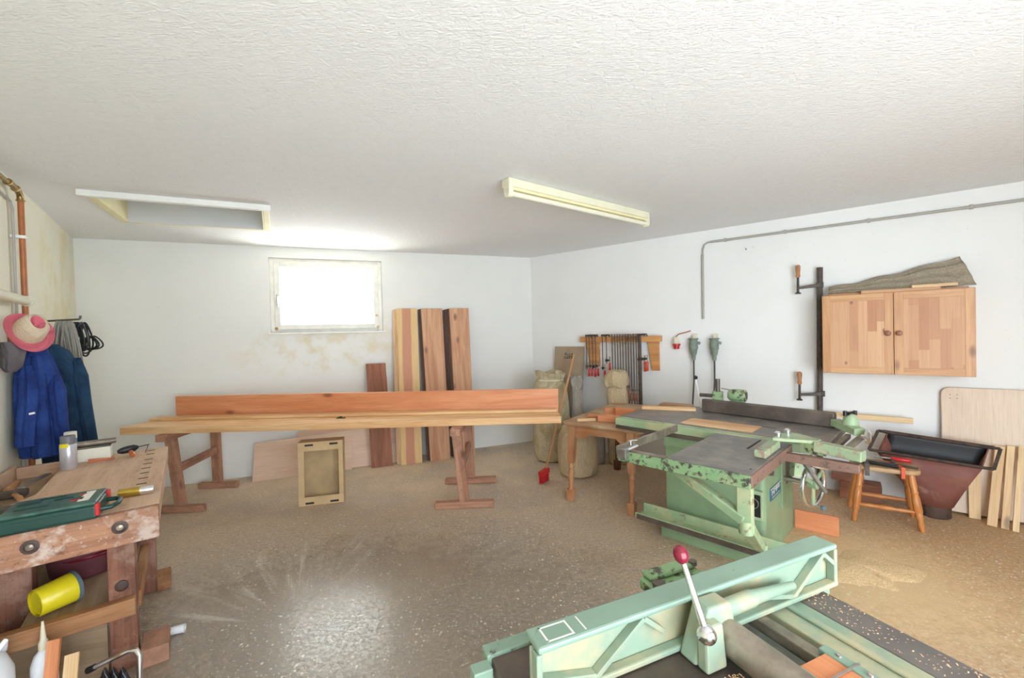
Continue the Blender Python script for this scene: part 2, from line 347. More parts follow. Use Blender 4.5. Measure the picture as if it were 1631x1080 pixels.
class MB:
    def __init__(s): s.v = []; s.f = []; s.g = []; s.sm = []
    def add(s, vs, fs, gs, smooth=False):
        b = len(s.v); off = V((random.uniform(0, 50), random.uniform(0, 50), random.uniform(0, 50)))
        s.v += [V(v) for v in vs]; s.g += [V(g) + (off if s.off else V((0, 0, 0))) for g in gs]
        s.f += [tuple(b + i for i in f) for f in fs]; s.sm += [smooth] * len(fs)
        return s
    off = True
    def hexa(s, c8, gdims=None):
        # corners: bottom 0..3 (ccw), top 4..7; gc from edge lengths
        c = [V(p) for p in c8]
        lx, ly, lz = (c[1] - c[0]).length, (c[3] - c[0]).length, (c[4] - c[0]).length
        dims = [(lx, 0), (ly, 1), (lz, 2)]; order = sorted(dims, key=lambda d: -d[0])
        uvw = [(0, 0, 0), (1, 0, 0), (1, 1, 0), (0, 1, 0), (0, 0, 1), (1, 0, 1), (1, 1, 1), (0, 1, 1)]
        gs = []
        for u in uvw:
            l = (u[0] * lx, u[1] * ly, u[2] * lz)
            gs.append([l[order[0][1]], l[order[1][1]], l[order[2][1]]])
        fs = [(0, 3, 2, 1), (4, 5, 6, 7), (0, 1, 5, 4), (1, 2, 6, 5), (2, 3, 7, 6), (3, 0, 4, 7)]
        return s.add(c, fs, gs)
    def box(s, fn, a0, a1, b0, b1, z0, z1):
        return s.hexa([fn(a0, b0, z0), fn(a1, b0, z0), fn(a1, b1, z0), fn(a0, b1, z0), fn(a0, b0, z1), fn(a1, b0, z1), fn(a1, b1, z1), fn(a0, b1, z1)])
    def bar(s, p0, p1, w, h, up=V((0, 0, 1)), w1=None, h1=None):
        p0, p1 = V(p0), V(p1); x, y, z = frame_from(p1 - p0, V(up)); w1 = w if w1 is None else w1; h1 = h if h1 is None else h1
        q = lambda p, sy, sz, w, h: p + y * (sy * w / 2) + z * (sz * h / 2)
        return s.hexa([q(p0, -1, -1, w, h), q(p1, -1, -1, w1, h1), q(p1, 1, -1, w1, h1), q(p0, 1, -1, w, h), q(p0, -1, 1, w, h), q(p1, -1, 1, w1, h1), q(p1, 1, 1, w1, h1), q(p0, 1, 1, w, h)])
    def rings(s, rings, cap=True, smooth=True, closed=True):
        n = len(rings[0]); vs = []; gs = []; L = 0; prev = None
        for r in rings:
            c = sum((V(p) for p in r), V((0, 0, 0))) / n
            if prev is not None: L += (c - prev).length + 1e-4
            prev = c; per = 0
            for i, p in enumerate(r):
                if i: per += (V(p) - V(r[i - 1])).length
                vs.append(V(p)); d = V(p) - c; gs.append((L, per, d.length))
        fs = []
        for k in range(len(rings) - 1):
            for i in range(n if closed else n - 1):
                j = (i + 1) % n; fs.append((k * n + i, k * n + j, (k + 1) * n + j, (k + 1) * n + i))
        nb = len(fs)
        if cap:
            fs.append(tuple(reversed(range(n)))); fs.append(tuple(range((len(rings) - 1) * n, len(rings) * n)))
        s.add(vs, fs, gs, smooth)
        if cap: s.sm[-1] = s.sm[-2] = False
        return s
    def cyl(s, p0, p1, r0, r1=None, seg=16, cap=True):
        return s.lathe(p0, V(p1) - V(p0), [(r0, 0), (r0 if r1 is None else r1, (V(p1) - V(p0)).length)], seg, cap)
    def lathe(s, o, axis, prof, seg=20, cap=True, sx=1., sy=1., up=V((0, 0, 1)), rot=0):
        o = V(o); x, y, z = frame_from(axis, up)
        rr = []
        for r, h in prof:
            rr.append([o + x * h + y * (math.cos(2 * PI * i / seg + rot) * r * sx) + z * (math.sin(2 * PI * i / seg + rot) * r * sy) for i in range(seg)])
        return s.rings(rr, cap)
    def tube(s, pts, r, seg=8, cap=True, r1=None):
        pts = [V(p) for p in pts]; n = len(pts); rr = []
        up = V((0, 0, 1)); t0 = (pts[1] - pts[0]).normalized()
        if abs(t0.dot(up)) > .95: up = V((1, 0, 0))
        y = up.cross(t0).normalized()
        for i, p in enumerate(pts):
            t = (pts[min(i + 1, n - 1)] - pts[max(i - 1, 0)]).normalized()
            y = (y - t * y.dot(t)).normalized(); z = t.cross(y)
            ri = r if r1 is None else r + (r1 - r) * i / (n - 1)
            rr.append([p + y * (math.cos(2 * PI * k / seg) * ri) + z * (math.sin(2 * PI * k / seg) * ri) for k in range(seg)])
        return s.rings(rr, cap)
    def torus(s, c, axis, R, r, seg=32, rs=10):
        x, y, z = frame_from(axis); c = V(c)
        pts = [c + y * (math.cos(2 * PI * i / seg) * R) + z * (math.sin(2 * PI * i / seg) * R) for i in range(seg)]
        rr = []
        for i in range(seg + 1):
            a = 2 * PI * i / seg; rad = y * math.cos(a) + z * math.sin(a)
            rr.append([c + rad * (R + r * math.cos(2 * PI * k / rs)) + x * (r * math.sin(2 * PI * k / rs)) for k in range(rs)])
        return s.rings(rr, False)
    def ball(s, c, r, seg=16, sx=1., axis=V((0, 0, 1))):
        pr = [(max(1e-4, r * math.sin(PI * i / 10)), -r * sx * math.cos(PI * i / 10)) for i in range(11)]
        return s.lathe(c, axis, pr, seg, False)
    def prism(s, pts, ext):
        # polygon of world points extruded by vector ext
        pts = [V(p) for p in pts]; n = len(pts); e = V(ext)
        x = (pts[1] - pts[0]).normalized(); nn = e.normalized(); y = nn.cross(x)
        gs = [((p - pts[0]).dot(x), (p - pts[0]).dot(y), 0) for p in pts] + [((p - pts[0]).dot(x), (p - pts[0]).dot(y), e.length) for p in pts]
        fs = [tuple(reversed(range(n))), tuple(range(n, 2 * n))] + [(i, (i + 1) % n, n + (i + 1) % n, n + i) for i in range(n)]
        return s.add(pts + [p + e for p in pts], fs, gs)
    def grid(s, fn, nu, nv, smooth=True):
        vs = []; gs = []
        for j in range(nv + 1):
            for i in range(nu + 1):
                u, v = i / nu, j / nv; p = V(fn(u, v)); vs.append(p); gs.append((p.x, p.y, p.z))
        fs = [(j * (nu + 1) + i, j * (nu + 1) + i + 1, (j + 1) * (nu + 1) + i + 1, (j + 1) * (nu + 1) + i) for j in range(nv) for i in range(nu)]
        return s.add(vs, fs, gs, smooth)
    def build(s, name, mat, parent=None, bevel=0, solid=0, subsurf=0, origin=None, seg=2):
        me = bpy.data.meshes.new(name)
        if parent is not None: o0 = LOC[parent.name]
        elif origin is not None: o0 = V(origin)
        else:
            xs = [v.x for v in s.v]; ys = [v.y for v in s.v]; zs = [v.z for v in s.v]
            o0 = V(((min(xs) + max(xs)) / 2, (min(ys) + max(ys)) / 2, min(zs)))
        me.from_pydata([v - o0 for v in s.v], [], s.f)
        at = me.attributes.new('gc', 'FLOAT_VECTOR', 'POINT')
        at.data.foreach_set('vector', [c for g in s.g for c in g])
        me.polygons.foreach_set('use_smooth', s.sm)
        bm = bmesh.new(); bm.from_mesh(me); bmesh.ops.recalc_face_normals(bm, faces=bm.faces); bm.to_mesh(me); bm.free()
        if any(s.sm):
            me.set_sharp_from_angle(angle=math.radians(42))
        me.materials.append(M[mat] if isinstance(mat, str) else mat)
        o = bpy.data.objects.new(name, me); COL.objects.link(o)
        if parent is not None: o.parent = parent
        else: o.location = o0
        LOC[o.name] = o0
        if solid:
            m = o.modifiers.new('solid', 'SOLIDIFY'); m.thickness = solid; m.offset = 0
        if bevel:
            m = o.modifiers.new('bevel', 'BEVEL'); m.width = bevel; m.segments = seg; m.limit_method = 'ANGLE'; m.angle_limit = math.radians(40)
        if subsurf:
            m = o.modifiers.new('sub', 'SUBSURF'); m.levels = m.render_levels = subsurf
        return o

def tag(o, label=None, cat=None, group=None, kind=None):
    if label: o['label'] = label
    if cat: o['category'] = cat
    if group: o['group'] = group
    if kind: o['kind'] = kind
    return o
def thing(name, loc, label, cat, group=None, kind=None):
    o = bpy.data.objects.new(name, None); COL.objects.link(o); o.location = V(loc); o.empty_display_size = .1
    LOC[o.name] = V(loc)
    return tag(o, label, cat, group, kind)
def copy_tree(src, delta, label, group):
    c = src.copy(); COL.objects.link(c); c.location = src.location + V(delta); LOC[c.name] = LOC[src.name] + V(delta)
    c['label'] = label
    if group: c['group'] = group
    for ch in list(src.children):
        d = ch.copy(); COL.objects.link(d); d.parent = c
        for g in list(ch.children):
            e = g.copy(); COL.objects.link(e); e.parent = d
    return c

def frame2(o, e1, e2):
    o = V((o[0], o[1], 0)); e1 = V((e1[0], e1[1], 0)); e2 = V((e2[0], e2[1], 0))
    return lambda a, b, z: o + e1 * a + e2 * b + V((0, 0, z))
# plan of the room (metres): corner points and the directions of its walls
BL, BR = (-4.5, 4.42), (.30, 6.265)
BW = frame2(BL, (.9334, .3588), (.3588, -.9334))      # along the back wall, out from it, height
RW = frame2(BR, (.7916, -.6111), (-.6111, -.7916))    # right wall
LW = frame2(BL, (.6094, -.7929), (.7929, .6094))      # left wall
SAW = frame2((1.188, 2.144), (-.7009, .71325), (.71325, .7009))
PLN = frame2((.863, 1.193), (.919, .394), (.394, -.919))
BEN = frame2((-1.636, 1.944), (-.609, .793), (-.793, -.609))
WORLD = lambda x, y, z: V((x, y, z))
H = 2.688

# ------------------------------------------------------------------ the room
FLc, FRc = (-.334, -1.0), (6.63, 1.376)
def struct(name, mb, mat, **k): return tag(mb.build(name, mat, origin=(0, 0, 0), **k), kind='structure')
m = MB(); m.off = False
m.hexa([(-5.3, -1.8, -.2), (7.6, -1.8, -.2), (7.6, 7.2, -.2), (-5.3, 7.2, -.2), (-5.3, -1.8, 0), (7.6, -1.8, 0), (7.6, 7.2, 0), (-5.3, 7.2, 0)])
struct('floor', m, 'floor')
# back wall with its window hole
WU0, WU1, WZ0, WZ1 = 1.765, 3.045, 1.667, 2.562
m = MB(); T = -.32
m.box(BW, -.4, WU0, T, 0, -.05, H + .1); m.box(BW, WU1, 5.6, T, 0, -.05, H + .1)
m.box(BW, WU0, WU1, T, 0, -.05, WZ0); m.box(BW, WU0, WU1, T, 0, WZ1, H + .1)
struct('wall_back', m, 'wall_white')
m = MB(); m.box(RW, -.3, 8.3, T, 0, -.05, H + .1); struct('wall_right', m, 'wall_right')
m = MB(); m.box(LW, -.3, 7.0, T, 0, -.05, H + .1); struct('wall_left', m, 'wall_left')
fd = V((FRc[0] - FLc[0], FRc[1] - FLc[1], 0)); FLEN = fd.length; fd.normalize()
FW = frame2(FLc, (fd.x, fd.y), (-fd.y, fd.x))
m = MB(); GU0, GU1, GZ = .2, 3.5, 2.5
m.box(FW, -.3, GU0, T, 0, -.05, H + .1); m.box(FW, GU1, FLEN + .3, T, 0, -.05, H + .1); m.box(FW, GU0, GU1, T, 0, GZ, H + .1)
struct('wall_front', m, 'wall_white')
d1 = tag(bpy.data.objects.new('door_1', None), 'assumed wide open doorway behind the camera, sized for its daylight', kind='structure'); COL.objects.link(d1); LOC['door_1'] = V((0, 0, 0))  # assumed unseen opening, placed and sized for the daylight it lets in
m = MB()
for a, b in ((GU0, GU0 + .08), (GU1 - .08, GU1)): m.box(FW, a, b, -.3, -.02, 0, GZ)
m.box(FW, GU0, GU1, -.3, -.02, GZ - .08, GZ); m.build('door_frame', 'bench_rail', d1)
# ceiling with the hatch hole
hn_l, hn_r, hf_l, hf_r = V((-3.00, 3.075, H)), V((-2.01, 3.505, H)), V((-3.385, 3.80, H)), V((-2.40, 4.205, H))
cc = [V((-5.3, -1.8, H)), V((7.6, -1.8, H)), V((7.6, 7.2, H)), V((-5.3, 7.2, H))]
hc = [hn_l, hn_r, hf_r, hf_l]
m = MB(); up = V((0, 0, .12))
vs = cc + hc + [c + up for c in cc] + [c + up for c in hc]
fs = [(i, (i + 1) % 4, 4 + (i + 1) % 4, 4 + i) for i in range(4)] + [(8 + i, 12 + i, 12 + (i + 1) % 4, 8 + (i + 1) % 4) for i in range(4)]
fs += [(4 + i, 4 + (i + 1) % 4, 12 + (i + 1) % 4, 12 + i) for i in range(4)] + [(i, 8 + i, 8 + (i + 1) % 4, (i + 1) % 4) for i in range(4)]
m.add(vs, fs, vs); struct('ceiling', m, 'ceiling')

# window
w1 = tag(bpy.data.objects.new('window_1', None), 'small white framed basement style window in the back wall', kind='structure'); COL.objects.link(w1); LOC['window_1'] = V((0, 0, 0))
def ring_frame(m, fn, u0, u1, z0, z1, w, d0, d1):
    m.box(fn, u0, u0 + w, d0, d1, z0, z1); m.box(fn, u1 - w, u1, d0, d1, z0, z1)
    m.box(fn, u0 + w, u1 - w, d0, d1, z0, z0 + w); m.box(fn, u0 + w, u1 - w, d0, d1, z1 - w, z1)
m = MB(); ring_frame(m, BW, WU0, WU1, WZ0, WZ1, .05, -.14, -.05); m.build('window_frame', 'frame_white', w1, bevel=.004)
m = MB(); ring_frame(m, BW, WU0 + .045, WU1 - .045, WZ0 + .035, WZ1 - .045, .062, -.115, -.03); sash = m.build('sash', 'frame_white', w1, bevel=.006)
m = MB(); m.box(BW, WU0 + .1, WU1 - .1, -.085, -.08, WZ0 + .09, WZ1 - .1); m.build('pane', 'glass', w1)
m = MB(); m.box(BW, WU0 + .068, WU0 + .088, -.03, -.018, 2.03, 2.13); m.bar(BW(WU0 + .078, -.012, 2.10), BW(WU0 + .078, -.004, 1.98), .014, .012); m.build('handle', 'chrome', w1, bevel=.002)
m = MB(); m.box(BW, WU0 - .03, WU1 + .03, -.05, .018, WZ0 - .022, WZ0); m.build('sill', 'frame_white', w1, bevel=.004)
m = MB()
for u in (WU0 + .06, WU1 - .06): m.cyl(BW(u, -.028, WZ0 + .05), BW(u, -.018, WZ0 + .05), .018)
m.cyl(BW(WU1 - .075, -.028, WZ0 + .2), BW(WU1 - .075, -.018, WZ0 + .2), .014); m.build('corner_fitting', 'brass', w1)

# attic hatch
t = thing('attic_hatch', (-2.7, 3.64, H), 'white framed attic hatch set deep into the ceiling', 'hatch')
def hp(c, k, z):  # corner pushed away from the middle
    mid = V((-2.7, 3.645, 0)); v = V((c.x, c.y, 0)) - mid; l = v.length
    q = mid + v * ((l + k) / l); return V((q.x, q.y, z))
def lip(m, i, k0, k1, z0, z1):
    a, b = hc[i], hc[(i + 1) % 4]
    m.hexa([hp(a, k0, z0), hp(b, k0, z0), hp(b, k1, z0), hp(a, k1, z0), hp(a, k0, z1), hp(b, k0, z1), hp(b, k1, z1), hp(a, k1, z1)])
m = MB(); lip(m, 0, 0, .075, H - .045, H - .001); m.build('trim_board', 'white_paint', t, bevel=.003)
for i in (1, 2, 3):
    m = MB(); lip(m, i, 0, .06, H - .02, H - .001); m.build('trim_board', 'yellow_tone', t, bevel=.003)
for i, mt in ((0, 'white_paint'), (1, 'yellow_tone'), (2, 'grey_panel'), (3, 'yellow_tone')):  # side boards' yellow light and far board's shade put into their colours
    m = MB(); lip(m, i, -.012, .0, H - .02, H + .34); m.build('lining_board', mt, t)
m = MB(); m.hexa([hp(c, .01, H + .34) for c in hc] + [hp(c, .01, H + .37) for c in hc]); m.build('lid', 'grey_panel', t)

# fluorescent lamp
LD_ = V((.794, .608, 0)); LP = V((-.02, 3.02, 0)); LN_ = V((.608, -.794, 0))
LM = lambda a, b, z: LP + LD_ * a + LN_ * b + V((0, 0, z))
t = thing('fluorescent_lamp', LM(.82, 0, H), 'cream batten lamp with one unlit tube on the ceiling', 'lamp')
m = MB(); m.box(LM, 0, 1.64, -.045, .045, H - .062, H - .002); m.build('housing', 'cream_metal', t, bevel=.008)
m = MB(); m.box(LM, .04, 1.6, -.03, .03, H - .08, H - .062); m.build('reflector', 'yellow_tone', t)
m = MB(); m.cyl(LM(.03, .012, H - .105), LM(1.61, .012, H - .105), .019, seg=18); m.build('tube', 'cream_tube', t)
for a in (.0, 1.6):
    m = MB(); m.cyl(LM(a, .012, H - .105), LM(a + .04, .012, H - .105), .032, seg=18); m.box(LM, a, a + .04, -.02, .044, H - .1, H - .06); m.build('lamp_holder', 'cream_metal', t, bevel=.003)
for a in (.5, 1.05):
    m = MB(); m.cyl(LM(a, 0.0, H - .078), LM(a, 0, H - .086), .008); m.build('screw', 'white_paint', t)

# ------------------------------------------------------------------ left wall
t = thing('heating_pipe', LW(2.04, .05, 0), 'brown painted vertical pipe with brass elbow running up the left wall', 'pipe')
m = MB(); m.tube([LW(2.04, .05, .0), LW(2.04, .05, 1.2), LW(2.05, .05, 2.56)], .016, 12); m.build('riser', 'copper', t)
m = MB(); m.tube([LW(2.05, .05, 2.55), LW(2.06, .05, 2.585), LW(2.10, .05, 2.60), LW(2.22, .05, 2.605), LW(2.30, .05, 2.60)], .017, 12); m.tube([LW(2.30, .05, 2.60), LW(2.4, .05, 2.595), LW(2.7, .05, 2.59)], .014, 12); m.build('elbow', 'brass', t)
for u, z in ((2.05, 2.55), (2.15, 2.602), (2.30, 2.60)):
    m = MB(); m.torus(LW(u, .05, z), (LW(1, 0, 0) - LW(0, 0, 0)) if u > 2.06 else (0, 0, 1), .017, .006, 16, 8); m.build('nut', 'brass', t)
m = MB(); m.box(LW, 2.02, 2.074, .001, .072, 2.30, 2.32); m.build('clip', 'white_paint', t, bevel=.003)
m = MB(); m.tube([LW(2.085, .02, .1), LW(2.085, .02, 2.48), LW(2.10, .015, 2.53), LW(2.5, .015, 2.545)], .007, 8); tag(m.build('wall_cable', 'grey_pvc'), 'thin grey cable beside the brown vertical pipe', 'cable')
m = MB(); m.tube([LW(2.12, .07, 1.885), LW(2.5, .07, 1.885), LW(3.2, .07, 1.885)], .03, 14); m.tube([LW(2.10, .07, 1.885), LW(2.125, .07, 1.885)], .034, 14)
tag(m.build('cream_pipe', 'cream_metal'), 'thick cream horizontal pipe end on the left wall above the hat', 'pipe')
for i in range(1):
    m = MB()
    rnd = random.Random(3)
    for k in range(46):
        c = LW(3.33 + rnd.uniform(-.02, .03), .12 + rnd.uniform(-.03, .03), 1.74 + rnd.uniform(0, .03))
        e = LW(3.33 + rnd.uniform(-.08, .08), .12 + rnd.uniform(-.08, .09), 1.53 + rnd.uniform(0, .13))
        mid = (c + e) / 2 + V((rnd.uniform(-.04, .04), rnd.uniform(-.04, .04), rnd.uniform(-.02, .03)))
        m.tube([c, mid, e], .008, 5, r1=.003); m.ball(e, rnd.uniform(.008, .018), 8)
    tag(m.build('dried_bouquet', 'dried'), 'bunch of dried straw coloured flowers hanging on the left wall', 'bouquet')
    m = MB(); m.tube([LW(3.34, .001, 1.81), LW(3.34, .10, 1.80), LW(3.34, .12, 1.79), LW(3.34, .12, 1.785)], .004, 6); tag(m.build('wire_hook', 'steel'), 'small wire hook holding the dried flowers', 'hook')

def garment(m, secs, seg=44, ph=0.0, seed=1):
    # secs: (centre, e1, e2, r1, r2, fold, n)
    rnd = random.Random(seed); a0 = [rnd.uniform(0, 6.28) for _ in range(4)]
    rr = []
    for k, (c, e1, e2, r1, r2, fo, n) in enumerate(secs):
        ring = []
        for i in range(seg):
            th = 2 * PI * i / seg
            f = 1 + fo * (math.sin(n * th + a0[0] + k * .25) * .6 + math.sin((n * 2 - 1) * th + a0[1] - k * .35) * .4)
            ring.append(V(c) + V(e1) * (math.cos(th) * r1 * f) + V(e2) * (math.sin(th) * r2 * f))
        rr.append(ring)
    m.rings(rr, True)
eu = LW(1, 0, 0) - LW(0, 0, 0); ed = LW(0, 1, 0) - LW(0, 0, 0)
t = thing('work_jacket', LW(2.2, 0, .8), 'bright blue work jacket hanging beside the workbench under the pink hat', 'jacket')
def loft(secs): m = MB(); garment(m, secs[0], **secs[1]); return m
prof = [(1.565, .10, .045, .05), (1.53, .105, .06, .065), (1.46, .11, .08, .08), (1.36, .12, .10, .095), (1.22, .122, .11, .10), (1.08, .125, .115, .103), (.97, .128, .115, .103), (.90, .13, .115, .10), (.88, .13, .11, .095)]
m = loft(([(LW(2.17, d, z), eu, ed, r1, r2, .22, 5) for z, d, r1, r2 in prof], dict(seed=2))); m.build('jacket_body', 'blue', t)
m = MB(); garment(m, [(LW(2.24 + .012 * i, .085 + .01 * math.sin(i), 1.47 - .10 * i), eu, ed, (.05 - .003 * i) * (.5 if i == 0 else 1), (.055 - .003 * i) * (.5 if i == 0 else 1), .18, 3) for i in range(6)], 24, seed=5); m.build('sleeve', 'blue', t)
m = MB(); garment(m, [(LW(2.20 + .003 * i, .20 + .005 * i, 1.40 - .10 * i), eu, ed, (.055 - .003 * i) * (.4 if i == 0 else 1), (.05 - .003 * i) * (.4 if i == 0 else 1), .2, 3) for i in range(6)], 24, seed=6); m.build('sleeve', 'blue', t)
m = MB(); garment(m, [(LW(2.17, .098, 1.53), eu, ed, .075, .075, .06, 4), (LW(2.17, .10, 1.60), eu, ed, .055, .06, .1, 4), (LW(2.17, .095, 1.585), eu, ed, .03, .03, .1, 4)], 24, seed=8); m.build('collar', 'blue', t)
m = MB(); m.bar(LW(2.315, .10, 1.17), LW(2.317, .125, 1.175), .008, .012); m.build('badge', 'white_mark', t)
t = thing('overalls', LW(1.98, 0, .85), 'dark teal work overalls hanging behind the blue jacket', 'clothing')
prof = [(1.60, .12, .03, .04), (1.55, .14, .06, .08), (1.45, .16, .075, .105), (1.3, .18, .08, .125), (1.12, .195, .085, .14), (.95, .20, .085, .14), (.80, .205, .085, .135), (.70, .205, .08, .13)]
m = loft(([(LW(1.905, d, z), eu, ed, r1, r2, .24, 4) for z, d, r1, r2 in prof], dict(seed=11))); m.build('overalls_body', 'teal', t)
m = MB(); garment(m, [(LW(1.95 - .0 * i, .27 + .010 * i, 1.5 - .13 * i), eu, ed, .035 * (.4 if i == 0 else 1), .04 * (.4 if i == 0 else 1), .25, 3) for i in range(6)], 20, seed=12); m.build('strap', 'teal', t)
m = MB(); garment(m, [(LW(2.40, .04, 1.62), eu, ed, .05, .03, .2, 3), (LW(2.41, .06, 1.56), eu, ed, .07, .05, .2, 3), (LW(2.41, .055, 1.47), eu, ed, .06, .04, .2, 3), (LW(2.41, .05, 1.44), eu, ed, .03, .02, .2, 3)], 24, seed=14)
tag(m.build('grey_rag', 'grey_cloth'), 'grey rag hanging just left of the blue jacket collar', 'cloth')
m = MB()
for u in (2.17, 1.95): m.tube([LW(u, .002, 1.66), LW(u, .06, 1.655), LW(u, .075, 1.69)], .006, 8)
m.box(LW, 1.85, 2.2, 0, .018, 1.62, 1.69); tag(m.build('coat_hook_rail', 'bench_rail'), 'wooden coat hook rail behind the hat and jackets', 'coat rack')
# hat, hung with its crown facing into the room
t = thing('sun_hat', LW(2.32, .12, 1.70), 'pink and cream brimmed hat hung over the blue jacket', 'hat')
ax = V((.70, -.22, .42)).normalized(); HC = LW(2.33, .115, 1.68)
tx, ty, tz = frame_from(ax)
def hatring(r, h, sx, sy, curl=0.):
    return [HC + tx * (h + curl * (math.cos(2 * a))) + ty * (math.cos(a) * r * sx) + tz * (math.sin(a) * r * sy) for a in [2 * PI * i / 36 for i in range(36)]]
m = MB(); m.rings([hatring(.074, .0, .92, 1.1), hatring(.105, -.004, .92, 1.12, .008), hatring(.122, .006, .92, 1.14, .014), hatring(.120, .010, .92, 1.14, .014), hatring(.104, .0, .92, 1.12, .008), hatring(.074, .004, .92, 1.1)], False); m.build('brim', 'pink', t)
m = MB(); m.rings([hatring(.078, .0, .92, 1.1), hatring(.076, .04, .92, 1.1), hatring(.070, .085, .90, 1.08), hatring(.060, .108, .84, 1.04), hatring(.046, .115, .7, 1.0)], False); m.build('crown', 'cream_cloth', t)
m = MB(); m.rings([hatring(.048, .114, .7, 1.0), hatring(.038, .104, .6, 1.0), hatring(.022, .088, .5, 1.0), hatring(.004, .082, .5, 1.)], False); m.build('crown_pinch', 'pink', t)
m = MB(); m.rings([hatring(.0775, .002, .92, 1.1), hatring(.0765, .018, .92, 1.1)], False); m.build('hat_band', 'cream_cloth', t)

def loops(m, u, d, ztop, hgt, wid, n, r, seed, spread):
    rnd = random.Random(seed)
    for k in range(n):
        uu = u + rnd.uniform(-spread, spread); dd = d + rnd.uniform(-spread, spread) * 1.1
        h = hgt * rnd.uniform(.82, 1.05); w = wid * rnd.uniform(.6, 1.2); an = rnd.uniform(-.9, .9) + PI / 2
        e = eu * math.cos(an) + ed * math.sin(an)
        c = LW(uu, dd, ztop - h / 2)
        pts = []
        for i in range(25):
            a = 2 * PI * i / 24
            x = math.sin(a) * w * (1.0 - .45 * math.cos(a)); z = math.cos(a) * h / 2
            pts.append(c + e * x + V((0, 0, z)) + eu * rnd.uniform(-.004, .004))
        pts[-1] = pts[0]; m.tube(pts, r, 6, False)
m = MB(); loops(m, 1.34, .115, 1.78, .50, .045, 20, .0075, 4, .035); tag(m.build('extension_cable', 'cable_grey'), 'thick bundle of grey cable coils hanging on the left wall', 'cable')
m = MB(); m.cyl(LW(1.36, .15, 1.30), LW(1.36, .155, 1.26), .016, .012); m.cyl(LW(1.36, .155, 1.33), LW(1.36, .15, 1.30), .01); tag(m.build('cable_plug', 'red'), 'small red plug on the end of the grey cable coils', 'plug')
m = MB(); loops(m, 1.22, .185, 1.775, .27, .05, 12, .007, 9, .03); loops(m, 1.16, .25, 1.66, .12, .05, 6, .006, 10, .02); tag(m.build('rubber_cable', 'black'), 'tangled black cable coil hanging beside the grey cable', 'cable')
m = MB(); m.cyl(LW(1.28, .0, 1.785), LW(1.28, .2, 1.80), .008); m.cyl(LW(1.28, .2, 1.80), LW(1.28, .205, 1.83), .008); tag(m.build('wall_hook', 'iron_dark'), 'iron wall hook carrying the cable coils', 'hook')
m = MB(); m.box(LW, .36, .40, 0, .02, 1.76, 1.84); m.tube([LW(.38, .02, 1.82), LW(.38, .06, 1.81), LW(.38, .065, 1.77), LW(.38, .045, 1.755)], .007, 8); tag(m.build('plaster_hook', 'cream_metal'), 'small empty cream hook near the back left corner', 'hook')

# ------------------------------------------------------------------ workbench on the left
ZB = .85
t = thing('workbench', BEN(.7, .37, 0), 'old joiner workbench of worn paint-splashed wood along the left wall', 'workbench')
m = MB(); m.box(BEN, .04, 1.395, .0, .50, ZB - .09, ZB); m.build('bench_top', 'bench_top', t, bevel=.006)
m = MB(); m.box(BEN, .0, .04, .0, .745, ZB - .145, ZB); top_end = m.build('end_board', 'bench_end', t, bevel=.006)
m = MB(); m.box(BEN, .04, 1.395, .50, .74, ZB - .09, ZB - .07); m.build('tool_tray', 'bench_shelf', t)
m = MB(); m.box(BEN, .04, 1.395, .72, .745, ZB - .09, ZB + .012); m.box(BEN, 1.36, 1.395, .50, .72, ZB - .07, ZB); m.build('tray_rim', 'bench_top', t, bevel=.003)
m = MB(); m.prism([BEN(.42, .5, ZB - .068), BEN(.62, .5, ZB - .068), BEN(.5, .56, ZB - .068)], (0, 0, .066)); m.build('tray_corner_block', 'bench_top', t)
for i, p in enumerate([.45 + .118 * k for k in range(6)] + [1.2, 1.32]):
    m = MB(); m.box(BEN, p - .008, p + .008, .066, .108, ZB - .02, ZB + .0008); m.build('dog_hole', 'ink', t)
for q in (.133, .40):
    m = MB(); m.lathe(BEN(.0, q, ZB - .06), BEN(-1, 0, 0) - BEN(0, 0, 0), [(.026, -.001), (.028, .006), (.018, .008), (.017, .004), (.001, .004)], 18); bo = m.build('bolt', 'rust_dark', t)
    m = MB(); m.lathe(BEN(-.004, q, ZB - .06), BEN(-1, 0, 0) - BEN(0, 0, 0), [(.013, 0), (.012, .006), (.004, .009)], 12); m.build('bolt_head', 'steel_dusty', bo)
for p0, p1, q0, q1 in ((.27, .38, .11, .21), (.50, .60, .50, .62), (1.03, 1.12, .07, .17), (1.03, 1.12, .56, .66)):
    m = MB(); m.box(BEN, p0, p1, q0, q1, .0, ZB - .09); lg = m.build('leg', 'bench_leg', t, bevel=.004)
    if p0 == .27:
        m = MB(); m.lathe(BEN(.27, .16, .42), BEN(-1, 0, 0) - BEN(0, 0, 0), [(.024, 0), (.026, .012), (.016, .018), (.004, .02)], 14); m.build('bolt', 'rust_dark', lg)
m = MB(); m.box(BEN, .22, .40, -.01, .10, .0, .085); m.build('foot', 'trestle', t, bevel=.004)
m = MB(); m.box(BEN, 1.01, 1.14, .0, .07, .0, .09); m.build('foot', 'bench_rail', t, bevel=.004)
m = MB(); m.box(BEN, .22, .27, .11, .70, .28, .36); m.build('stretcher', 'bench_rail', t, bevel=.004)
m = MB(); m.box(BEN, .38, 1.03, .10, .14, .24, .32); m.build('stretcher', 'bench_rail', t, bevel=.004)
m = MB(); m.box(BEN, .27, 1.25, .14, .50, .325, .345); m.box(BEN, .60, 1.25, .50, .72, .325, .345); m.build('shelf', 'bench_shelf', t)
m = MB(); m.hexa([BEN(.29, .22, .0), BEN(.31, .22, .0), BEN(.42, .68, .0), BEN(.40, .68, .0), BEN(.29, .22, .30), BEN(.31, .22, .30), BEN(.42, .68, .30), BEN(.40, .68, .30)]); tag(m.build('plywood_offcut', 'bench_shelf'), 'brown board standing on the floor under the workbench', 'board')

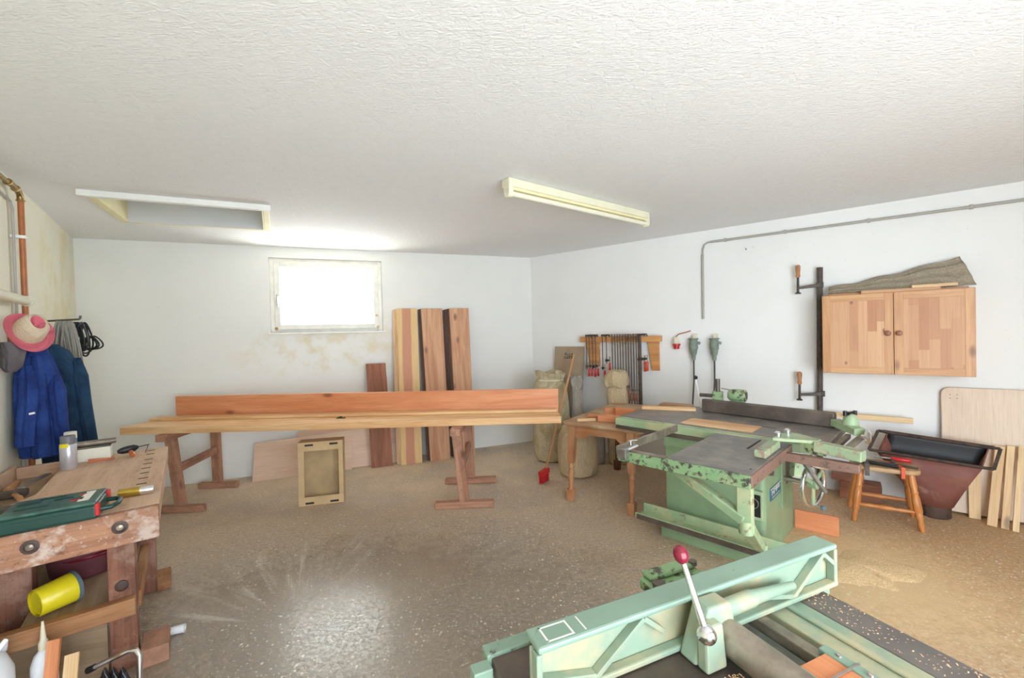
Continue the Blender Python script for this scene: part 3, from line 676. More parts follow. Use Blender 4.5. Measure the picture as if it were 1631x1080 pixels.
# tool case
t = thing('tool_case', BEN(.09, .33, ZB), 'dark green plastic tool case lying on the near end of the workbench', 'tool case')
CA = math.radians(4)
TC = lambda a, b, z: BEN(-.018 + a * math.cos(CA) + b * math.sin(CA), .20 - a * math.sin(CA) + b * math.cos(CA), ZB + z)
m = MB(); m.box(TC, .0, .22, .0, .30, .001, .062); m.build('case_body', 'case_green', t, bevel=.012, seg=3)
m = MB(); m.box(TC, .004, .216, .004, .296, .060, .076); lid = m.build('lid', 'case_lid', t, bevel=.008, seg=3)
m = MB()
for a, b, w, h in ((.13, .20, .03, .07), (.13, .10, .02, .06), (.06, .16, .015, .1), (.17, .13, .015, .08), (.09, .06, .02, .04)): m.box(TC, a, a + w, b, b + h, .076, .0785)
m.build('lid_relief', 'case_green', lid, bevel=.001)
m = MB(); m.box(TC, .075, .10, .07, .10, .0763, .0778); m.box(TC, .145, .165, .055, .085, .0763, .0778); m.build('red_sticker', 'red', lid)
m = MB()
rnd = random.Random(2)
for k in range(9): m.cyl(TC(.05 + .016 * k, .035, .077), TC(.05 + .016 * k, .06 + rnd.uniform(0, .012), .077), .003, seg=8)
m.build('drill_bit', 'chrome', lid)
m = MB(); m.box(TC, -.004, .026, -.006, .008, .016, .066); m.build('latch', 'red', t, bevel=.003)
m = MB(); m.box(TC, .19, .22, -.006, .008, .016, .066); m.build('latch', 'red', t, bevel=.003)
m = MB(); m.tube([TC(.045, .0, .03), TC(.05, -.035, .03), TC(.08, -.052, .032), (TC(.14, -.052, .032)), TC(.17, -.035, .03), TC(.175, .0, .03)], .010, 10); m.build('carry_handle', 'case_green', t)
m = MB(); m.box(TC, .02, .10, .30, .33, .004, .05); m.build('hinge_block', 'black', t, bevel=.004)
m = MB(); m.box(TC, -.0015, .002, .06, .25, .014, .045); m.build('front_panel', 'case_green', t, bevel=.002)

t = thing('lacquer_tube', BEN(.215, .1, ZB), 'gold and silver metal tube lying at the bench edge beside the green case', 'tube')
e0, e1 = BEN(.245, .155, ZB + .022), BEN(.225, .025, ZB + .022); dq = (e1 - e0)
m = MB(); m.lathe(e0, dq, [(.006, -.006), (.018, -.003), (.021, 0), (.021, dq.length * .6)], 20); m.build('gold_body', 'gold', t)
m = MB(); m.lathe(e0 + dq * .6, dq, [(.0195, 0), (.0195, dq.length * .36), (.017, dq.length * .4)], 20); m.build('silver_cap', 'chrome', t)
t = thing('spray_can', BEN(1.11, .455, ZB), 'grey capped silver spray can with yellow stripe standing on the workbench', 'spray can')
c = BEN(1.11, .455, ZB); 
m = MB(); m.lathe(c, (0, 0, 1), [(.036, 0.001), (.038, .004), (.038, .142), (.032, .152)], 28); m.build('can_body', 'silver_can', t)
m = MB(); m.lathe(c, (0, 0, 1), [(.034, .15), (.034, .195), (.031, .2)], 28); m.build('cap', 'grey_cap', t)
m = MB()
for zz0, zz1, a0, a1 in ((.005, .08, -.5, .35), (.135, .158, 1.2, 2.4)):
    rr = [[c + V((math.cos(a) * .0388, math.sin(a) * .0388, z)) for a in [PI + a0 + (a1 - a0) * i / 8 for i in range(9)]] for z in (zz0, zz1)]
    m.rings(rr, False, closed=False)
m.build('yellow_label', 'yellow', t)
t = thing('tin_box', BEN(1.30, .37, ZB), 'white tin box on the far end of the workbench', 'box')
m = MB(); m.box(BEN, 1.245, 1.345, .285, .44, ZB + .001, ZB + .082); m.build('box_body', 'white_tin', t, bevel=.004)
m = MB(); m.box(BEN, 1.242, 1.348, .282, .442, ZB + .082, ZB + .094); m.build('lid', 'iron_dark', t, bevel=.004)
m = MB(); m.cyl(BEN(1.262, .26, ZB + .1125), BEN(1.262, .47, ZB + .1125), .018, seg=18); m.cyl(BEN(1.262, .255, ZB + .1125), BEN(1.262, .26, ZB + .1125), .008)
tag(m.build('steel_tube', 'steel_dusty'), 'short steel tube lying across the white tin box', 'tube')
t = thing('paint_pot', BEN(1.34, .57, ZB), 'blue and white labelled paint pot behind the white tin box', 'paint pot')
c = BEN(1.315, .475, ZB + .0005)
m = MB(); m.lathe(c, (0, 0, 1), [(.028, 0), (.03, .003), (.03, .15)], 24); m.build('pot', 'blue_label', t)
m = MB(); m.lathe(c, (0, 0, 1), [(.0302, .15), (.0302, .19), (.027, .192)], 24); m.build('white_rim', 'white_tin', t)
t = thing('hand_drill', BEN(1.2, .2, ZB), 'black hand drill with orange wooden grip lying on the workbench', 'hand tool')
g0 = BEN(1.24, .205, ZB + .045)
m = MB(); m.lathe(BEN(1.22, .25, ZB + .04), BEN(1.25, .15, ZB + .05) - BEN(1.22, .25, ZB + .04), [(.010, 0), (.020, .02), (.024, .05), (.022, .085), (.010, .105)], 16); m.build('motor_body', 'black', t)
m = MB(); m.lathe(BEN(1.235, .19, ZB + .035), BEN(1.17, .17, ZB + .012) - BEN(1.235, .19, ZB + .035), [(.011, 0), (.013, .03), (.014, .06), (.010, .072)], 14); m.build('grip', 'orange_wood', t)
m = MB(); m.tube([BEN(1.25, .15, ZB + .05), BEN(1.262, .115, ZB + .052), BEN(1.27, .095, ZB + .053)], .004, 8); m.tube([BEN(1.268, .1, ZB + .052), BEN(1.262, .105, ZB + .0325), BEN(1.255, .115, ZB + .003)], .0025, 6); m.build('bit_arm', 'iron_dark', t)
m = MB(); m.bar(BEN(1.2, .385, ZB + .012), BEN(1.215, .265, ZB + .006), .024, .022, w1=.008, h1=.01); tag(m.build('wooden_wedge', 'orange_wood'), 'orange wooden wedge lying in front of the white tin box', 'wedge')
zt_ = ZB - .07
t = thing('hammer', BEN(.9, .6, zt_), 'hammer with pale wooden handle lying in the bench tool tray', 'hammer')
m = MB(); m.lathe(BEN(.66, .56, zt_ + .05), BEN(.90, .63, zt_ + .02) - BEN(.66, .56, zt_ + .05), [(.012, 0), (.014, .05), (.011, .15), (.013, .25)], 12); m.build('handle', 'handle_wood', t)
m = MB(); m.bar(BEN(.90, .58, zt_ + .025), BEN(.91, .70, zt_ + .025), .035, .035); m.build('head', 'iron_dark', t, bevel=.005)
m = MB(); m.bar(BEN(.80, .585, zt_ + .075), BEN(1.1, .54, zt_ + .062), .03, .008); tag(m.build('flat_file', 'steel_dusty'), 'long grey flat file lying along the bench tool tray', 'file')
t = thing('mallet', BEN(.7, .66, zt_), 'round headed wooden mallet in the bench tool tray', 'mallet')
m = MB(); m.lathe(BEN(.62, .64, zt_ + .034), BEN(.70, .69, zt_ + .034) - BEN(.62, .64, zt_ + .034), [(.026, 0), (.032, .02), (.032, .08), (.026, .1)], 16); m.build('head', 'bench_rail', t)
m = MB(); m.cyl(BEN(.66, .66, zt_ + .034), BEN(.53, .68, zt_ + .05), .011); m.build('handle', 'handle_wood', t)
m = MB(); m.torus(BEN(.52, .615, zt_ + .026), (0.2, 0, 1), .035, .018, 22, 10); tag(m.build('steel_ring', 'steel_dusty'), 'round steel ring lying in the bench tool tray', 'ring')
m = MB(); m.cyl(BEN(1.0, .675, zt_ + .021), BEN(1.18, .68, zt_ + .021), .02, .016); tag(m.build('chisel_handle', 'handle_wood'), 'turned wooden tool handle at the back of the tool tray', 'tool handle')
t = thing('iron_bar', BEN(.3, .6, ZB), 'dark iron bar with wooden peg laid across the tool tray', 'tool')
m = MB(); m.bar(BEN(.30, .735, ZB + .026), BEN(.36, .485, ZB + .015), .035, .026); m.build('blade', 'iron_dark', t, bevel=.004)
m = MB(); m.cyl(BEN(.335, .60, ZB + .03), BEN(.337, .59, ZB + .042), .02, .016); m.build('peg', 'handle_wood', t)

# under the bench
zs = .345
t = thing('yellow_bucket', BEN(.3, .4, zs), 'bright yellow plastic bucket lying on its side under the workbench', 'bucket')
b0, b1 = BEN(.33, .46, zs + .075), BEN(.405, .345, zs + .078); dv = b1 - b0
m = MB(); m.lathe(b0, dv, [(.058, 0), (.062, .004), (.070, dv.length), (.066, dv.length), (.056, .01), (.001, .01)], 28, False); m.build('bucket_body', 'yellow', t)
m = MB(); m.lathe(b1, dv, [(.074, -.012), (.075, 0.004), (.066, .004), (.066, -.012)], 28, False); m.build('rim', 'blue_grey', t)
t = thing('rubber_tub', BEN(.8, .35, zs), 'dull maroon rubber tub on the shelf under the workbench', 'tub')
c = BEN(.80, .335, zs + .001)
m = MB(); m.lathe(c, (0, 0, 1), [(.001, 0), (.15, .0), (.17, .02), (.19, .16), (.20, .165), (.20, .175), (.185, .175), (.165, .02), (.001, .015)], 36, False, .9, 1.0); m.build('tub_body', 'maroon_dull', t)
m = MB(); m.torus(c + V((0, 0, .12)), (0, 0, 1), .172, .012, 36, 8); m.build('hoop', 'maroon', t)
t = thing('glue_bottle', BEN(.1, .4, .0), 'white glue bottle with pointed nozzle standing under the workbench', 'bottle')
c = BEN(.13, .40, .0)
m = MB(); m.lathe(c, (0, 0, 1), [(.04, .001), (.042, .01), (.042, .24), (.03, .28), (.014, .30)], 20); m.build('bottle_body', 'white_plastic', t)
m = MB(); m.lathe(c, (0, 0, 1), [(.016, .30), (.016, .33), (.010, .345), (.004, .42)], 16); m.build('nozzle', 'cream_plastic', t)
m = MB(); m.bar(BEN(-.05, .375, .002), BEN(.06, .355, .36), .04, .018); tag(m.build('wood_strip', 'red_ply'), 'reddish wood strip leaning under the near end of the workbench', 'wood strip')
m = MB(); m.bar(BEN(-.07, .315, .002), BEN(.07, .305, .27), .045, .018); tag(m.build('wood_strip', 'pine_pale'), 'pale wood strip standing under the near end of the workbench', 'wood strip')
t = thing('canister', BEN(-.22, .44, 0), 'white plastic canister with black cap at the near left corner', 'canister')
c = V((-2.12, 1.63, 0))
m = MB(); m.lathe(c, (0, 0, 1), [(.10, .001), (.11, .02), (.11, .30), (.09, .36), (.04, .39)], 24); m.build('canister_body', 'white_plastic', t)
m = MB(); m.lathe(c, (0, 0, 1), [(.042, .39), (.042, .44), (.036, .445)], 18); m.build('cap', 'black', t)
m = MB(); m.tube([c + V((.06, -.05, .33)), c + V((.1, .03, .44)), c + V((.02, .09, .36))], .010, 8); m.build('handle', 'white_plastic', t)
t = thing('tube_frame', V((-1.75, 1.9, 0)), 'bent chrome tube frame with black cap beside the bench leg', 'tube frame')
m = MB(); m.tube([V((-1.90, 1.88, .155)), V((-1.82, 1.885, .19)), V((-1.745, 1.89, .222)), V((-1.715, 1.89, .222)), V((-1.70, 1.89, .20)), V((-1.695, 1.88, .12)), V((-1.69, 1.87, .009))], .011, 12); m.build('tube', 'chrome', t)
m = MB(); m.cyl(V((-1.925, 1.878, .144)), V((-1.893, 1.881, .158)), .0135); m.build('end_cap', 'black', t)
m = MB()
for k in range(9):
    y = 1.86 - .012 * (k % 3); x = -1.86 + .013 * k
    m.tube([V((x, y, .005)), V((x + .006, y, .10)), V((x + .03, y + .0, .165)), V((x + .055, y, .12)), V((x + .06, y, .006))], .006, 6)
tag(m.build('cable_loops', 'black'), 'black cable loops standing on the floor under the chrome tube', 'cable')
m = MB(); m.bar(V((-1.715, 1.84, .006)), V((-1.725, 1.845, .15)), .012, .006); tag(m.build('strap', 'blue'), 'short blue strap beside the chrome tube', 'strap')
m = MB(); p0, p1 = V((-1.893, 2.302, .022)), V((-1.838, 2.325, .022)); dv = p1 - p0
m.lathe(p0, dv, [(.001, .0), (.02, 0), (.022, dv.length), (.018, dv.length), (.017, .012), (.001, .012)], 20, False); tag(m.build('pipe_stub', 'white_plastic'), 'short white plastic pipe stub on the floor by the bench foot', 'pipe')
m = MB(); m.tube([V((-2.0, 2.335, .005)), V((-1.95, 2.345, .018)), V((-1.89, 2.33, .005))], .004, 6); tag(m.build('thin_cable', 'white_plastic'), 'thin white cable end on the floor beside the pipe stub', 'cable')
# ------------------------------------------------------------------ trestles and long boards
def trestle(name, label, f, r, topf, topr, run):
    t = thing(name, ((f[0] + r[0]) / 2, (f[1] + r[1]) / 2, 0), label, 'trestle', 'wooden trestles under the long boards')
    for (x, y), (tx_, ty_), h in ((f, topf, run), (r, topr, run)):
        m = MB(); m.bar(V((x, y, .06)), V((tx_, ty_, .69)), .09, .05, up=(0, 1, 0)); m.build('leg', 'trestle', t, bevel=.004)
        m = MB(); m.bar(V((x - h[0], y - .01, .03)), V((x + h[1], y + .01, .03)), .07, .058); m.build('foot', 'trestle', t, bevel=.005)
    m = MB(); m.bar(V((f[0], f[1], .415)), V((r[0], r[1], .415)), .03, .075); m.build('rung', 'trestle', t, bevel=.003)
    m = MB(); m.bar(V((topf[0], topf[1] - .12, .722)), V((topr[0], topr[1] + .05, .722)), .09, .064); m.build('top_beam', 'trestle', t, bevel=.004)
    return t
trestle('trestle', 'reddish wooden trestle under the left end of the long boards', (-3.14, 3.98), (-3.235, 4.62), (-3.20, 3.965), (-3.245, 4.62), (.19, .21))
trestle('trestle', 'reddish wooden trestle under the right part of the long boards', (-.475, 3.92), (-.48, 4.56), (-.53, 3.90), (-.50, 4.56), (.27, .27))
BD = lambda s_, w, z: V((-3.60 + s_ * .99995, 3.885 + s_ * .0075 + w, z))
zb0, zb1 = .755, .82
m = MB(); m.box(BD, 0.0, 4.035, .0, .145, zb0, zb1); tag(m.build('long_board', 'boards_honey', bevel=.004), 'frontmost honey coloured long board lying on the two trestles', 'board')
m = MB(); m.box(BD, .005, 4.03, .150, .30, zb0, zb1); tag(m.build('long_board', 'boards_honey', bevel=.004), 'second honey long board directly behind the front one on the trestles', 'board')
m = MB(); m.box(BD, -.0, 4.04, .305, .60, zb0, zb1 - .002); tag(m.build('long_board', 'boards_honey', bevel=.004), 'rear long board on the trestles carrying the upright orange board', 'board')
m = MB(); m.hexa([BD(.01, .30, zb1 + .001), BD(4.02, .205, zb1 + .001), BD(4.02, .30, zb1 + .001), BD(.01, .44, zb1 + .001), BD(.01, .30, zb1 + .026), BD(4.02, .205, zb1 + .026), BD(4.02, .30, zb1 + .026), BD(.01, .44, zb1 + .026)])
tag(m.build('thin_board', 'boards_honey', bevel=.003), 'thin long board lying on top of the others before the upright board', 'board')
m = MB(); m.hexa([BD(.14, .475, zb1 + .001), BD(4.045, .305, zb1 + .001), BD(4.045, .335, zb1 + .001), BD(.14, .505, zb1 + .001), BD(.14, .475, 1.035), BD(4.045, .305, 1.035), BD(4.045, .335, 1.035), BD(.14, .505, 1.035)])
tag(m.build('upright_board', 'boards_orange', bevel=.003), 'long orange board standing on edge on top of the trestle boards', 'board')
m = MB(); m.box(BD, 1.90, 1.98, .17, .20, zb1 + .0005, zb1 + .006); m.cyl(BD(1.92, .185, zb1 + .004), BD(1.95, .185, zb1 + .012), .01); tag(m.build('tape_scrap', 'tape_green'), 'small dark green scrap of tape on the long boards', 'tape')

# cardboard box on its side, open front towards the room
t = thing('cardboard_box', V((-1.86, 4.1, 0)), 'ochre cardboard fruit box standing on end below the boards', 'box')
bx, by = V((.970, .243, 0)), V((-.243, .970, 0)); bo = V((-2.055, 4.014, 0)); lean = .0
CB = lambda a, b, z: bo + bx * a + by * (b + z * .06) + V((0, 0, z))
m = MB(); th = .006
m.box(CB, 0, .40, .13, .13 + th, .003, .60)
m.build('bottom_panel', 'card_in', t)
m = MB()
m.box(CB, 0, th, 0, .13, .003, .60); m.box(CB, .40 - th, .40, 0, .13, .003, .60); m.box(CB, th, .40 - th, 0, .13, .003, .003 + th); m.box(CB, th, .40 - th, 0, .13, .60 - th, .60)
m.build('side_panel', 'card', t)
m = MB(); m.box(CB, 0, .40, -.005, 0, .003, .085); m.box(CB, 0, .40, -.005, 0, .515, .60); m.box(CB, 0, .052, -.004, 0, .085, .515); m.box(CB, .36, .40, -.004, 0, .085, .515); fl = m.build('folded_rim', 'card', t)
for a in (.06, .28):
    for z in (.018, .563):
        m = MB(); m.box(CB, a, a + .075, -.0065, -.004, z, z + .018); m.build('rim_slot', 'ink', fl)
# leaning plywood sheets and planks by the back wall
def lean_board(name, fn, u0b, u1b, d0, u0t, u1t, d1, z1, th, mat, label, cat, group=None, top_slant=0., bevel=.002, z0=.001, parent=None, widemap=None, dn=None):
    m = MB(); m.off = widemap is None
    c = [fn(u0b, d0, z0), fn(u1b, d0, z0), fn(u1b, d0 + th, z0), fn(u0b, d0 + th, z0), fn(u0t, d1, z1), fn(u1t, d1, z1 + top_slant), fn(u1t, d1 + th, z1 + top_slant), fn(u0t, d1 + th, z1)]
    m.hexa(c)
    o = m.build(name, mat, parent, bevel=bevel)
    if parent is None: tag(o, label, cat, group)
    return o
lean_board('plywood_sheet', BW, 1.57, 2.62, .24, 1.58, 2.62, .10, .40, .012, 'plywood', 'pale plywood sheet leaning at the left under the boards', 'plywood sheet', top_slant=.05)
lean_board('plywood_sheet', BW, 2.0, 3.26, .18, 2.02, 3.26, .04, .475, .012, 'plywood', 'longer pale plywood sheet leaning behind the cardboard box', 'plywood sheet', top_slant=.02)
lean_board('short_board', BW, 2.84, 3.09, .285, 2.815, 3.052, .09, 1.255, .028, 'larch_dark', 'short dark red board leaning under the window right corner', 'board')
G = 'larch planks leaning on the back wall'
def stack(u0b, u1b, ub_shift, u0t, u1t, n, th, front, rest, side, dbase, names):
    for k in range(n):
        du = -.016 * k * side; d = dbase + th * 1.06 * (n - 1 - k); dt = .012 + th * 1.06 * (n - 1 - k)
        first = k == 0
        o = lean_board('larch_plank', BW, u0b + du, u1b + du, d, u0t + du, u1t + du, dt, 1.945 - .004 * k, th, front if first else rest, names[k], 'plank', G, bevel=.0015, widemap=True if front == 'heart' and first else None)
def ordn(n, st): return [f'front larch plank of the {st} stack leaning on the back wall'] + [f'{["second","third","fourth","fifth","sixth","seventh"][k]} larch plank from the front in the {st} leaning stack' for k in range(n - 1)]
stack(3.185, 3.44, 0, 3.215, 3.465, 4, .024, 'heart', 'larch_pale_edge', 1, .26, ordn(4, 'left'))
stack(3.545, 3.80, 0, 3.52, 3.80, 3, .024, 'larch', 'larch_edge', 1, .27, ordn(3, 'middle'))
stack(3.90, 4.13, 0, 3.885, 4.15, 5, .024, 'larch', 'larch_edge', 1, .22, ordn(5, 'right'))

# ------------------------------------------------------------------ right wall
lean_board('chipboard_panel', RW, .42, .87, .22, .415, .868, .03, 1.39, .02, 'chip', 'worn grey-brown chipboard panel standing in the back corner', 'panel')
m = MB()
for k, (u0, z, w, h) in enumerate([(.585, 1.275, .012, .028), (.605, 1.275, .04, .006), (.605, 1.290, .012, .012), (.650, 1.275, .03, .006), (.655, 1.29, .012, .012), (.69, 1.275, .012, .028), (.575, 1.228, .03, .008), (.578, 1.245, .028, .008), (.612, 1.228, .03, .008), (.625, 1.236, .008, .028), (.650, 1.228, .012, .035), (.668, 1.228, .012, .008), (.668, 1.255, .022, .008), (.69, 1.228, .01, .035)]):
    m.box(lambda u, d, zz: RW(u, .0545 + d + (1.39 - zz) * .137, zz), u0, u0 + w, 0, .0012, z, z + h)
ck = bpy.data.objects['chipboard_panel']; m.build('printed_stamp', 'ink', ck)
# sacks
def sack(name, c, rs, label, mat, seed, cat='sack', squash=(1, .85), gather=True, lean=(0, 0)):
    m = MB(); rnd = random.Random(seed); a = [rnd.uniform(0, 6.28) for _ in range(6)]; rr = []
    zmax = rs[-1][1]
    for k, (r, z, fo) in enumerate(rs):
        ring = []
        for i in range(48):
            th = 2 * PI * i / 48
            f = 1 + fo * (math.sin(4 * th + a[0] + z * 5) * .5 + math.sin(9 * th + a[1] - z * 9) * .35 + math.sin(15 * th + a[2] + z * 14) * .25)
            ring.append(V((c[0] + lean[0] * z, c[1] + lean[1] * z, z + fo * .08 * math.sin(3 * th + a[3]))) + V((math.cos(th) * r * f * squash[0], math.sin(th) * r * f * squash[1], 0)))
        rr.append(ring)
    m.rings(rr, True); return m
t = thing('burlap_sack', (.70, 4.74, 0), 'full burlap sack standing under the old wooden table', 'sack')
m = sack('s', (.70, 4.74), [(.16, .003, .0), (.19, .02, .04), (.215, .14, .05), (.215, .30, .06), (.20, .45, .08), (.16, .55, .12), (.08, .59, .25)], '', 'burlap', 3); m.build('sack_body', 'burlap', t)
t = thing('plastic_sack', (.47, 5.33, 0), 'cloudy plastic sack of sawdust behind the broom in the corner', 'sack')
m = sack('s', (.47, 5.33), [(.16, .003, .0), (.20, .02, .04), (.23, .25, .06), (.235, .5, .07), (.225, .75, .09), (.20, .92, .14), (.15, 1.02, .22), (.16, 1.10, .3), (.09, 1.08, .3)], '', 'plastic_sack', 8); m.build('sack_body', 'plastic_sack', t)
m = MB(); m.torus(V((.47, 5.33, 1.0)), (0, 0, 1), .155, .01, 28, 8); m.build('tie', 'cream_plastic', t)
t = thing('woven_sack', (1.0, 5.18, 0), 'grey-white woven sack beside the burlap sack under the table', 'sack')
m = sack('s', (.97, 5.16), [(.10, .003, .0), (.12, .02, .05), (.13, .18, .07), (.125, .36, .09), (.10, .50, .14), (.06, .56, .25)], '', 'sack_grey', 5); m.build('sack_body', 'sack_grey', t)
t = thing('hooded_sack', (1.245, 5.10, 0), 'tall burlap sack with folded over top below the clamp rack', 'sack')
m = sack('s', (1.245, 5.10), [(.10, .003, .0), (.115, .02, .04), (.12, .3, .06), (.12, .6, .07), (.125, .82, .09), (.105, .95, .12), (.11, 1.03, .14)], '', 'burlap', 13); m.build('sack_body', 'burlap', t)
m = sack('s', (1.235, 5.09), [(.125, .93, .16), (.14, .98, .12), (.13, 1.06, .10), (.10, 1.11, .12), (.03, 1.125, .1)], '', 'burlap', 17); m.build('folded_top', 'burlap', t)
t = thing('crumpled_bag', (.73, 5.40, 0), 'crumpled clear plastic bag standing between the sacks', 'bag')
m = sack('s', (.80, 5.42), [(.06, .003, .0), (.08, .2, .06), (.085, .5, .08), (.08, .75, .12), (.06, .88, .3), (.08, 1.0, .45), (.04, .98, .5)], '', 'sack_grey', 23); m.build('bag_body', 'sack_grey', t)
# broom
t = thing('broom', (.30, 4.52, 0), 'broom with red head leaning beside the old table', 'broom')
bt, bb = V((.735, 5.08, 1.32)), V((.31, 4.55, .06))
m = MB(); m.cyl(bb, bt, .014, .013, 12); m.build('stick', 'stick', t)
m = MB(); m.bar(V((.262, 4.47, .10)), V((.352, 4.585, .115)), .055, .05); hd = m.build('head', 'red', t, bevel=.006)
m = MB()
rnd = random.Random(4)
for k in range(90):
    f = rnd.random(); p = V((.266, 4.475, .08)).lerp(V((.348, 4.58, .09)), f) + V((rnd.uniform(-.02, .02), rnd.uniform(-.016, .016), 0))
    m.cyl(p, V((p.x + rnd.uniform(-.012, .004), p.y + rnd.uniform(-.012, .0), .002)), .0035, .0025, 5, False)
m.build('bristles', 'red', t)

# clamp rack
t = thing('clamp_rack', RW(1.37, 0, 1.1), 'pine wall rack with two brackets holding the bar clamps', 'rack')
m = MB(); m.box(RW, .84, 1.905, .04, .10, 1.448, 1.522); m.build('rail', 'rack', t, bevel=.003)
for ps in ([(.885, 1.45), (1.08, 1.45), (1.08, 1.13), (.955, 1.13)], [(1.725, 1.45), (1.86, 1.45), (1.86, 1.10), (1.775, 1.10)]):
    m = MB(); m.prism([RW(u, .002, z) for u, z in ps], RW(0, .036, 0) - RW(0, 0, 0)); m.build('bracket', 'rack', t, bevel=.002)
en = RW(0, 1, 0) - RW(0, 0, 0); eU = RW(1, 0, 0) - RW(0, 0, 0); UP = V((0, 0, 1))
def clamp(u, zb, zj, side, hcol, label, group, barw=.016, d=.116, hl=.085, jl=.065, thick=.007, turn=None):
    """bar clamp hanging from the rail: bar from the rail down to zb, moving jaw at zj, screw on the given side"""
    e = V(turn).normalized() if turn is not None else eU * side
    t = thing('bar_clamp', RW(u, d, zb), label, 'clamp', group)
    top = 1.548
    p = lambda x, z: RW(u, d, z) + e * x
    up_ = en if turn is None else eU
    m = MB(); m.bar(p(0, zb), p(0, top), barw if turn is None else thick, thick if turn is None else barw, up=en); m.build('bar', 'clamp_bar', t)
    m = MB(); m.bar(p(-.012, top - .012), p(jl, top - .006), .022, .024, up=UP, h1=.016); m.bar(p(jl - .006, top - .02), p(jl + .006, top - .02), .02, .022)
    m.build('fixed_jaw', 'clamp_iron', t, bevel=.002)
    m = MB(); m.bar(p(-.014, zj), p(jl, zj + .006), .024, .03, up=UP, h1=.024); m.build('sliding_jaw', 'clamp_iron', t, bevel=.002)
    m = MB(); m.cyl(p(jl, zj + .045), p(jl, zj - .03), .006, seg=8); m.cyl(p(jl, zj + .048), p(jl, zj + .04), .012, seg=10); m.build('spindle', 'steel_dusty', t)
    m = MB(); m.lathe(p(jl, zj - .025), (0, 0, -1), [(.009, 0), (.014, .008), (.0125, hl * .5), (.0145, hl - .008), (.008, hl)], 12); m.build('handle', hcol, t)
    return t
ug = lambda px: .84 + (px - 924) * .00832
N4 = ['leftmost', 'second from left', 'third from left', 'fourth from left']
for k, (px, zj) in enumerate(((938.5, 1.135), (942.5, 1.14), (947.3, 1.13), (951.5, 1.14))):
    clamp(ug(px), zj - .04, zj, 1, 'red', d=.154 - .014 * k, label=f'small red handled bar clamp, {N4[k]} on the rack over the left bracket', group='small red handled clamps', barw=.012, hl=.1, jl=.062, turn=eU * .8 + en * .6)
clamp(ug(965.5), 1.09, 1.12, 1, 'red', 'small red handled clamp hanging right of the left bracket, lower handle', 'small red handled clamps', .012, hl=.095, jl=.05, d=.15, turn=eU * .8 + en * .6)
clamp(ug(970), 1.17, 1.215, 1, 'red', 'small red handled clamp hanging right of the left bracket, higher handle', 'small red handled clamps', .012, hl=.1, jl=.06, d=.116, turn=eU * .9 + en * .45)
OR = ['first', 'second', 'third', 'fourth', 'fifth', 'sixth', 'seventh']
for k, px in enumerate((979.5, 984, 988.2, 992.3, 996.5)):
    clamp(ug(px), .985, 1.03 - .006 * (k % 2), 1, 'clamp_iron', f'{OR[k]} from left of the five medium dark iron bar clamps on the rack', 'medium iron bar clamps', .016, hl=.035, turn=en * .9 + eU * .4)
for k, px in enumerate((1001, 1005, 1009, 1013, 1017)):
    clamp(ug(px), .62 - .02 * (k % 3), .90 + (.0 if k < 2 else -.04), 1, 'larch_dark', f'{OR[k]} from left of the long dark iron bar clamps on the rack', 'long iron bar clamps', .022, hl=.1, turn=en * .9 + eU * .3)
clamp(ug(1020.5), .60, 1.235, 1, 'orange_red', 'long bar clamp with orange handle, left one of the two on the rack right', 'long iron bar clamps', .022, hl=.12, jl=.075)
clamp(ug(1025), .60, 1.245, 1, 'orange_red', 'long bar clamp with orange handle, last one at the rack right', 'long iron bar clamps', .022, hl=.12, jl=.08, d=.150)

# sockets, plugs, conduit
t = thing('power_connector', RW(2.07, .0, 1.36), 'red and cream industrial power connector hanging on the right wall', 'connector')
m = MB(); m.tube([RW(2.22, .004, 1.57), RW(2.16, .02, 1.55), RW(2.10, .035, 1.535), RW(2.07, .045, 1.51), RW(2.07, .045, 1.48)], .006, 8); m.build('cable', 'copper', t)
m = MB(); m.lathe(RW(2.07, .045, 1.50), (0, 0, -1), [(.018, 0), (.030, .01), (.032, .07), (.036, .075)], 20); m.build('body', 'cream_plastic', t)
m = MB(); m.lathe(RW(2.07, .045, 1.425), (0, 0, -1), [(.034, 0), (.045, .004), (.045, .022), (.033, .026), (.031, .062), (.026, .064)], 20); m.build('collar', 'red', t)
def plug(u, label, ztop=1.485):
    t = thing('motor_plug', RW(u, 0, 1.24), label, 'plug', 'grey-green motor plugs')
    m = MB(); m.box(RW, u - .03, u + .03, .001, .02, ztop - .02, ztop + .05); m.build('wall_plate', 'cream_plastic', t, bevel=.004)
    m = MB(); m.lathe(RW(u, .058, ztop), (0, 0, -1), [(.052, 0), (.055, .012), (.042, .018), (.042, .05), (.046, .055), (.046, .12), (.04, .13), (.034, .175), (.022, .20), (.02, .245), (.012, .25)], 22); bd = m.build('plug_body', 'grey_green', t)
    m = MB(); m.bar(RW(u + .04, .058, ztop - .05), RW(u + .072, .058, ztop - .06), .02, .03); m.build('lever', 'grey_green', bd, bevel=.003)
    m = MB(); m.cyl(RW(u, .058, ztop), RW(u, .058, ztop + .025), .012); m.build('top_knob', 'cream_plastic', bd)
    m = MB(); m.tube([RW(u, .058, ztop - .24), RW(u - .002, .058, 1.0), RW(u - .022, .05, .75), RW(u - .025, .05, .3), RW(u - .02, .06, .012)], .0095, 8); m.build('cable', 'cable_dark', t)
plug(2.262, 'grey-green motor plug with hanging cable, the one nearer the clamp rack'); plug(2.479, 'grey-green motor plug with hanging cable, the one nearer the wall cabinet')
t = thing('conduit', RW(2.4, 0, 1.7), 'grey cable conduit bending along the right wall below the ceiling', 'conduit')
